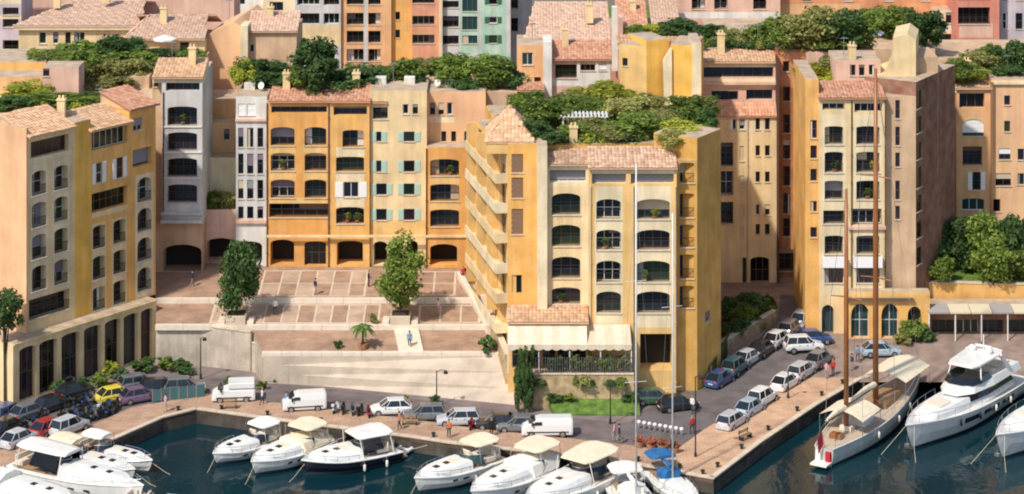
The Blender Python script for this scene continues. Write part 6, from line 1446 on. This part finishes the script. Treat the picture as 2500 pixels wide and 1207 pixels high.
for i, (px, py, col, lab) in enumerate(((178, 1020, 'blue', 'blue scooter, first from the left in the scooter row'), (200, 1016, 'black', 'black scooter, second from the left in the scooter row'), (220, 1012, 'blue', 'blue scooter, third from the left in the scooter row'), (242, 1008, 'silver', 'silver scooter, fourth from the left in the scooter row'), (262, 1003, 'blue', 'blue scooter, fifth from the left in the scooter row'), (284, 998, 'black', 'black scooter at the right end of the scooter row'), (838, 1010, 'black', 'black scooter beside the white panel van'), (860, 1012, 'grey', 'grey scooter, middle of three beside the panel van'), (880, 1014, 'black', 'black scooter, third beside the panel van'), (1150, 1048, 'red', 'red scooter between the silver estate and black hatchback'), (100, 1024, 'black', 'black scooter parked behind of the red car'), (82, 1042, 'blue', 'blue scooter touching the red car'), *[(190+q*17, 992-q*4, ['black', 'blue', 'grey', 'black', 'silver', 'red'][q % 6], '%s scooter, %s from the left in the rear scooter row' % (['black', 'blue', 'grey', 'black', 'silver', 'red'][q % 6], ORD[q])) for q in range(3)], *[(196+q*16, 1034-q*5, ['blue', 'black', 'grey', 'black'][q % 4], '%s scooter, %s from the left in the front scooter row' % (['blue', 'black', 'grey', 'black'][q % 4], ORD[q])) for q in range(6)], (160, 1026, 'grey', 'grey scooter just left of the scooter row'), (148, 1030, 'black', 'black scooter, leftmost at the scooter row'), (900, 1018, 'red', 'red scooter nearest the white hatchback front'), (820, 1008, 'silver', 'silver scooter closest to the panel van tail'))):
    if col not in sp: sp[col] = scooter(PC[col])
    place(sp[col], USED, tuple(zq(px, py)), R(75+7*(i % 4)), lab, 'scooters parked on the quay')
# ------------------------------------------------------------------ street furniture
IRON = plain('lamp_iron', (.022, .024, .025), .5)
def lamp(label, px, py, h, arm=.9):
    p = zq(px, py); t = thing('street_lamp', label, 'street lamp', tuple(p), 0, 'street lamps')
    mb = MB(); mb.tube([(0,0,0), (0,0,.5), (0,0,.55), (0,0,h)], [.13, .12, .07, .05], 8); part('post', mb, IRON, t)
    mb = MB(); mb.tube([(0,0,h-.1), (arm*.5,0,h+.12), (arm,0,h+.05)], .035, 6); part('arm', mb, IRON, t)
    mb = MB(); mb.tube([(arm,0,h+.05), (arm,0,h-.05), (arm,0,h-.25), (arm,0,h-.3)], [.06, .2, .24, .1], 10); part('lantern', mb, IRON, t)
lamp('iron street lamp at the foot of the pale sloping apron', 1066, 992, 3.5); lamp('tall dark lamp post at the promenade corner', 1698, 1118, 7.6, .5); lamp('dark lamp post beside the white cars on the road', 1924, 975, 3.0, .5)
lamp('lamp post between the arcade and scooters at the left', 160, 1002, 3.2); lamp('slim lamp post in front of the pale retaining wall', 490, 925, 4.2, .4); lamp('lamp post on the quay right of the grass bank', 1490, 1035, 4.0, .4)
BM = MB(); BM.tube([(0,0,0), (0,0,.45), (0,0,.5), (0,0,.62), (0,0,.74), (0,0,.8)], [.13, .12, .18, .22, .17, .03], 10); BMM = BM.mesh('bollard', plain('bollard_white', (.72, .70, .66), .6), smooth=True)
for k in range(9):
    p = zq(1560+k*13, 1046+k*2.2); o = link('stone_bollard', BMM, None, tuple(p)); tag(o, 'white ball-topped bollard, %s from the left in the curved row at the promenade corner' % ORD[k], 'bollard', 'white bollards at the promenade corner')
MBm = MB(); MBm.tube([(0,0,0), (0,0,.25), (0,0,.3), (0,0,.42)], [.16, .12, .22, .2], 9); MBMM = MBm.mesh('mooring_bollard', IRON)
k = 0
inn = offset(qe, .9)
for i in range(4, 15):
    n = 2 if (qe[i+1]-qe[i]).length > 6 else 1
    for j in range(n):
        w = inn[i].lerp(inn[i+1], (j+.5)/n); o = link('mooring_bollard', MBMM, None, (w.x, w.y, QZ+.12)); k += 1
        tag(o, 'iron mooring bollard on the quay edge, %s counted along the edge from the left' % ORD[min(k-1, 19)], 'bollard', 'mooring bollards on the quay edge')
# glass wind screens and parasols of the quay terrace
t = thing('wind_screen', 'teal glass wind screen around the cafe terrace at the left bend of the quay', 'screen', tuple(zq(372, 985)))
a, c = zq(372, 982), zq(500, 968); d = c-a; an = math.atan2(d.y, d.x); n = 6; pw = d.length/n
for k in range(n):
    mb = MB(); mb.box(k*pw+.04, (k+1)*pw-.04, 0, .03, .12, 1.35); part('glass_panel', mb, plain('screen_teal', (.05, .14, .15), .25, .5), t, rz=an)
    mb = MB(); mb.box(k*pw-.04, k*pw+.04, -.02, .05, 0, 1.45); part('post', mb, STEEL, t, rz=an)
def parasol(label, p, r, h, mat):
    t = thing('parasol', label, 'parasol', tuple(p), 0, 'parasols'); mb = MB(); n = 8
    top = Vector((0, 0, h+.45)); ring = [Vector((r*math.cos(6.283*k/n), r*math.sin(6.283*k/n), h)) for k in range(n)]
    for k in range(n): mb.add([top, ring[k], ring[(k+1) % n]], [(0, 1, 2)]); mb.quad(ring[k], ring[k]-Vector((0,0,.18)), ring[(k+1) % n]-Vector((0,0,.18)), ring[(k+1) % n])
    part('canopy', mb, mat, t)
    mb = MB(); mb.tube([(0,0,0), (0,0,h+.4)], .04, 6); part('pole', mb, RAILW, t); mb = MB(); mb.tube([(0,0,0), (0,0,.1)], .35, 10); part('base', mb, STONE, t)
def on(px, py, z): y = YZ(py, z); return (X(px, y), y, z)
parasol('white parasol on the roof right of the olive trees at the upper right', on(2118, 116, Z(128, YI)-.08), 1.9, 1.7, CANW)
parasol('white parasol in the hanging garden at the upper left', on(402, 128, 28.6), 1.4, 1.6, CANW)
# pergola and awning in the roof garden of the corner building
pg = thing('roof_pergola', 'white slatted pergola in the roof garden of the corner building', 'pergola', on(1425, 318, zC))
for x in (-2.2, 0, 2.2):
    for y in (-.9, .9):
        mb = MB(); mb.box(x-.08, x+.08, y-.08, y+.08, 0, 1.5); part('post', mb, RAILW, pg)
for k in range(13):
    mb = MB(); mb.box(-2.5+k*.4, -2.3+k*.4, -1.3, 1.3, 1.62, 1.72); part('slat', mb, RAILW, pg)
for y in (-.9, .9):
    mb = MB(); mb.box(-2.6, 2.6, y-.06, y+.06, 1.5, 1.62); part('beam', mb, RAILW, pg)
# diagonal garden wall right of the corner building
w0, w1, w2 = zq(1690, 912), zq(1772, 868), zq(1895, 788)
wall_run('garden_wall', [(w0.x, w0.y, 1, w0.z+1.3), (w1.x, w1.y, 1, w1.z+1.5), (w2.x, w2.y, 2, w2.z+1.3)], 'ochre rubble garden wall rising along the road right of the corner building', 'wall', RUBBLE, .5, STONE)
w3 = zq(1640, 945); wall_run('garden_wall', [(w3.x, w3.y+.4, 1, w3.z+.8), (w0.x-.15, w0.y, 1, w0.z+.9)], 'low wall at the corner of the corner building beside the dark green car', 'wall', CREAM, .4, STONE)
mb = MB(); mb.prism([(w0.x-.3, w0.y+.5), (w1.x-.4, w1.y+.4), (w2.x-.4, w2.y+.4), (w2.x-3, w2.y+4), (X(1760, 10)+.2, 11), (X(1735, 6)+.2, 7)], 1, [w0.z+.7, w1.z+1.0, w2.z+.9, w2.z+1.6, w1.z+2.2, w1.z+1.2]); struct('planted_slope', mb, mottled('slope_soil', (.10, .09, .045), .4, 1.0, .95, 0, .6, 8, c2=(.05, .08, .025)))
# benches and flower tubs
def bench(label, p, an):
    t = thing('bench', label, 'bench', tuple(p), an, 'benches on the quay')
    for k in range(3):
        mb = MB(); mb.box(-.8, .8, -.25+k*.17, -.12+k*.17, .42, .46); part('slat', mb, TEAK, t)
    for k in range(2):
        mb = MB(); mb.box(-.8, .8, .27, .30, .58+k*.16, .69+k*.16); part('back_slat', mb, TEAK, t)
    for x in (-.65, .65):
        mb = MB(); mb.box(x-.04, x+.04, -.25, .3, 0, .42); mb.box(x-.04, x+.04, .24, .27, .42, .9); part('leg', mb, IRON, t)
for k, (px, py, an, lab) in enumerate(((560, 1000, 10, 'bench on the promenade near the small cabin boat'), (1000, 1040, 0, 'bench on the promenade right of the black-hulled yacht'), (1820, 1075, 48, 'bench on the orange promenade below the silver estate car'))): bench(lab, zq(px, py)+Vector((0, 0, .11)), R(an))
FLO = varied('red_flowers', [(.45, .04, .03), (.55, .10, .06), (.08, .14, .03), (.50, .16, .12)], .7, .1)
for k, (px, py) in enumerate(((1590, 1098), (1618, 1102), (1646, 1108), (1560, 1094))):
    p = zq(px, py)+Vector((0, 0, .1)); t = thing('flower_tub', 'tub of red flowers at the promenade corner, %s from the left' % ORD[[1, 2, 3, 0][k]], 'flower tub', tuple(p), 0, 'flower tubs at the promenade corner')
    mb = MB(); mb.tube([(0,0,0), (0,0,.5)], [.4, .5], 12); part('tub', mb, POT, t)
    o = link('flowers', CR['S%d' % (k % 3)], t, (0, 0, .4), k, (.7, .7, .35)); o.material_slots[0].link = 'OBJECT'; o.material_slots[0].material = FLO
# cafe tables in front of the arcade
def cafe(label, p):
    t = thing('cafe_table', label, 'table', tuple(p), 0, 'cafe tables by the arcade'); mb = MB(); mb.tube([(0,0,.70), (0,0,.74)], .45, 12); part('top', mb, CANW, t); mb = MB(); mb.tube([(0,0,0), (0,0,.7)], .05, 6); mb.tube([(0,0,0), (0,0,.03)], .28, 8); part('foot', mb, IRON, t)
    return t
def on_square(px, py):
    y = 20
    for _ in range(30):
        for i in range(3):
            if T[i][2] <= y <= T[i][0]: z = zterr(i, y); break
        else: z = UZ if y > 27.4 else 4.3
        y = YZ(py, z+.014)
    return Vector((X(px, y), y, z+.014))
# ------------------------------------------------------------------ people
def cloth_mat(name, shirt, legs, skin=(.50, .30, .20)):
    if name in MATS: return MATS[name]
    m, n, b = _base(name, .85, .15); L_ = n.links; tc = N(n, 'ShaderNodeTexCoord'); sx = N(n, 'ShaderNodeSeparateXYZ'); L_.new(tc.outputs['Object'], sx.inputs[0])
    rp = N(n, 'ShaderNodeValToRGB'); rp.color_ramp.interpolation = 'CONSTANT'; mr = N(n, 'ShaderNodeMapRange'); mr.inputs['From Max'].default_value = 1.8; L_.new(sx.outputs[2], mr.inputs['Value']); L_.new(mr.outputs[0], rp.inputs[0])
    e = rp.color_ramp.elements; e[0].color = (.03, .025, .02, 1); e[0].position = 0; e[1].position = .05; e[1].color = (*legs, 1)
    x = e.new(.53); x.color = (*shirt, 1); x = e.new(.835); x.color = (*skin, 1)
    L_.new(rp.outputs[0], b.inputs['Base Color']); MATS[name] = m; return m
HAIR = [plain('hair_dark', (.03, .02, .015), .7), plain('hair_fair', (.30, .19, .09), .7)]
def person_mesh(pose):
    st, arm = {'stand': (.02, .05), 'walk': (.26, .22), 'talk': (.06, .3)}[pose]
    V = [(0,0,.95), (0,0,1.18), (0,0,1.42), (0,0,1.52), (.01,0,1.63), (.02,0,1.72),
         (0,.10,.90), (st*.5+.03,.11,.50), (st*.55-.02,.11,.09), (st*.55+.13,.12,.04), (0,-.10,.90), (-st*.4+.03,-.11,.50), (-st-.02,-.11,.09+st*.2), (-st+.12,-.12,.04+st*.1),
         (0,.19,1.40), (-.04,.25,1.13), (arm,.24,.90), (arm+.06,.23,.82), (0,-.19,1.40), (-.04,-.25,1.13), (-arm*.6+.1,-.24,.90), (-arm*.6+.15,-.23,.82)]
    E_ = [(0,1),(1,2),(2,3),(3,4),(4,5),(0,6),(6,7),(7,8),(8,9),(0,10),(10,11),(11,12),(12,13),(2,14),(14,15),(15,16),(16,17),(2,18),(18,19),(19,20),(20,21)]
    rr_ = [.155,.14,.16,.06,.10,.085,.095,.065,.045,.04,.095,.065,.045,.04,.065,.05,.038,.04,.065,.05,.038,.04]
    me = bpy.data.meshes.new('person'); me.from_pydata(V, E_, []); o = bpy.data.objects.new('tmp', me); COL.objects.link(o)
    sk = o.modifiers.new('skin', 'SKIN'); sv = me.skin_vertices[0].data
    for i, q in enumerate(rr_): sv[i].radius = (q, q*(.72 if i < 3 else 1))if False else (q, q)
    sv[0].use_root = True
    o.modifiers.new('sub', 'SUBSURF').levels = 1
    dg = bpy.context.evaluated_depsgraph_get(); ev = o.evaluated_get(dg); m2 = bpy.data.meshes.new_from_object(ev); bpy.data.objects.remove(o)
    m2.polygons.foreach_set('use_smooth', [True]*len(m2.polygons)); m2.materials.clear(); m2.materials.append(HAIR[0]); return m2
PM = {k: person_mesh(k) for k in ('stand', 'walk', 'talk')}
hm = MB(); hm.loft([[(.02+.11*r_*math.cos(6.283*i/8), .105*r_*math.sin(6.283*i/8), z) for i in range(8)] for z, r_ in ((1.62, .6), (1.68, 1.0), (1.75, .95), (1.80, .55))], 0); HM = hm.mesh('hair', HAIR[0], smooth=True)
OUT = [('orange_top', (.60, .18, .06), (.05, .06, .10)), ('white_shirt', (.72, .70, .66), (.06, .07, .12)), ('navy_shirt', (.03, .04, .10), (.30, .26, .2)), ('red_top', (.45, .04, .04), (.04, .04, .05)), ('pink_top', (.65, .30, .32), (.35, .33, .3)), ('black_dress', (.02, .02, .022), (.02, .02, .022)), ('blue_shirt', (.16, .28, .45), (.12, .10, .08))]
ppl = [(975, 1052, 0, 'walk', 200, 'person in orange top walking on the promenade past the black-hulled yacht'), (1096, 1072, 0, 'stand', 90, 'person in orange top standing on the promenade above the sports boat'), (1200, 1068, 5, 'stand', 250, 'person in black on the promenade near the black hatchback'), (1640, 1112, 5, 'talk', 180, 'person in black among the flower tubs'), (1500, 1080, 4, 'walk', 170, 'person in pink top at the left end of the bollard row'), (1512, 1084, 2, 'walk', 175, 'person in navy shirt beside the person in pink top'), (2018, 925, 4, 'talk', 60, 'person in pink top near the mizzen mast'), (2034, 918, 3, 'talk', 240, 'person in red top talking near the mizzen mast'), (2080, 905, 2, 'stand', 200, 'person in navy shirt left of the main mast'), (404, 1008, 4, 'walk', 30, 'person in pink top walking at the quay bend'), (1690, 1010, 1, 'walk', 230, 'person in white shirt crossing the road at the corner'), (2094, 885, 6, 'walk', 100, 'person in blue shirt near the shop arches'), (700, 1000, 6, 'stand', 120, 'person in blue shirt in front of the panel van'), (640, 990, 1, 'walk', 10, 'person in white shirt walking behind the delivery van'), (1690, 1060, 3, 'walk', 120, 'person in red top beside the tall lamp post')]
sq = [(770, 720, 2, 'walk', 40, 'person in navy shirt crossing the upper terrace of the square'), (672, 770, 1, 'walk', 120, 'person in white shirt on the middle terrace of the square'), (900, 700, 5, 'talk', 10, 'person in black left of the sunlit tree'), (1070, 770, 4, 'stand', 200, 'person in pink top right of the sunlit tree'), (1000, 850, 6, 'walk', 270, 'person in blue shirt on the pale ramp'), (1130, 690, 3, 'talk', 90, 'person in red top by the cream parapet'), (470, 700, 2, 'walk', 10, 'person in navy shirt in the shade near the passage')]
for px, py, oi, pose, an, lab in ppl + sq:
    p = zq(px, py) if py > 880 else on_square(px, py); p.z += .115 if (py > 1040 or px == 404) and px < 1660 else .0
    o = link('person', PM[pose], None, tuple(p), R(an)); tag(o, lab, 'person', 'people on the quay'); n_, sh_, lg_ = OUT[oi]
    o.material_slots[0].link = 'OBJECT'; o.material_slots[0].material = cloth_mat('clothes_'+n_, sh_, lg_)
    h = link('hair', HM, o); h.material_slots[0].link = 'OBJECT'; h.material_slots[0].material = HAIR[oi % 2]

# plants set out on some balconies
for k, (px, py, y, kind, lab) in enumerate(((1600, 535, YC, 'bright', 'leafy pot plant on the top right arched balcony of the corner building'), (1480, 608, YC, 'mid', 'pot plant on the second middle balcony of the corner building'), (1575, 688, YC, 'mid', 'pot plant on the third right balcony of the corner building'), (1370, 741, YC+1.4, 'dark', 'pot plant on the lowest left balcony of the corner building'), (848, 545, YD-.5, 'bright', 'green plants filling the lowest arched balcony of the long building'), (872, 545, YD-.5, 'mid', 'second green plant on the lowest arched balcony of the long building'), (1100, 428, YD-.9, 'mid', 'pot plant on the top orange bay balcony of the long building'), (690, 416, YD-.35, 'mid', 'pot plant on a middle balcony of the orange section'), (2120, 486, Y4, 'mid', 'pot plant on a balcony behind the tall mast'), (2040, 420, Y4, 'dark', 'pot plant on the second left balcony of the tall cream building'), (445, 305, YB, 'mid', 'pot plant on the highest arched balcony of the grey tower'), (2135, 420, Y4, 'bright', 'yellow-green plant on the second right balcony of the tall cream building'))):
    t = plant('balcony_plant', lab, 'pot plant', (X(px, y), y+.45, Z(py, y)+.22), .95, .95, kind, 'S%d' % (k % 3), 'pot plants on the balconies', trunk=False)
    mb = MB(); mb.tube([(0,0,-.33), (0,0,.02)], [.2, .26], 9); part('pot', mb, POT, t)
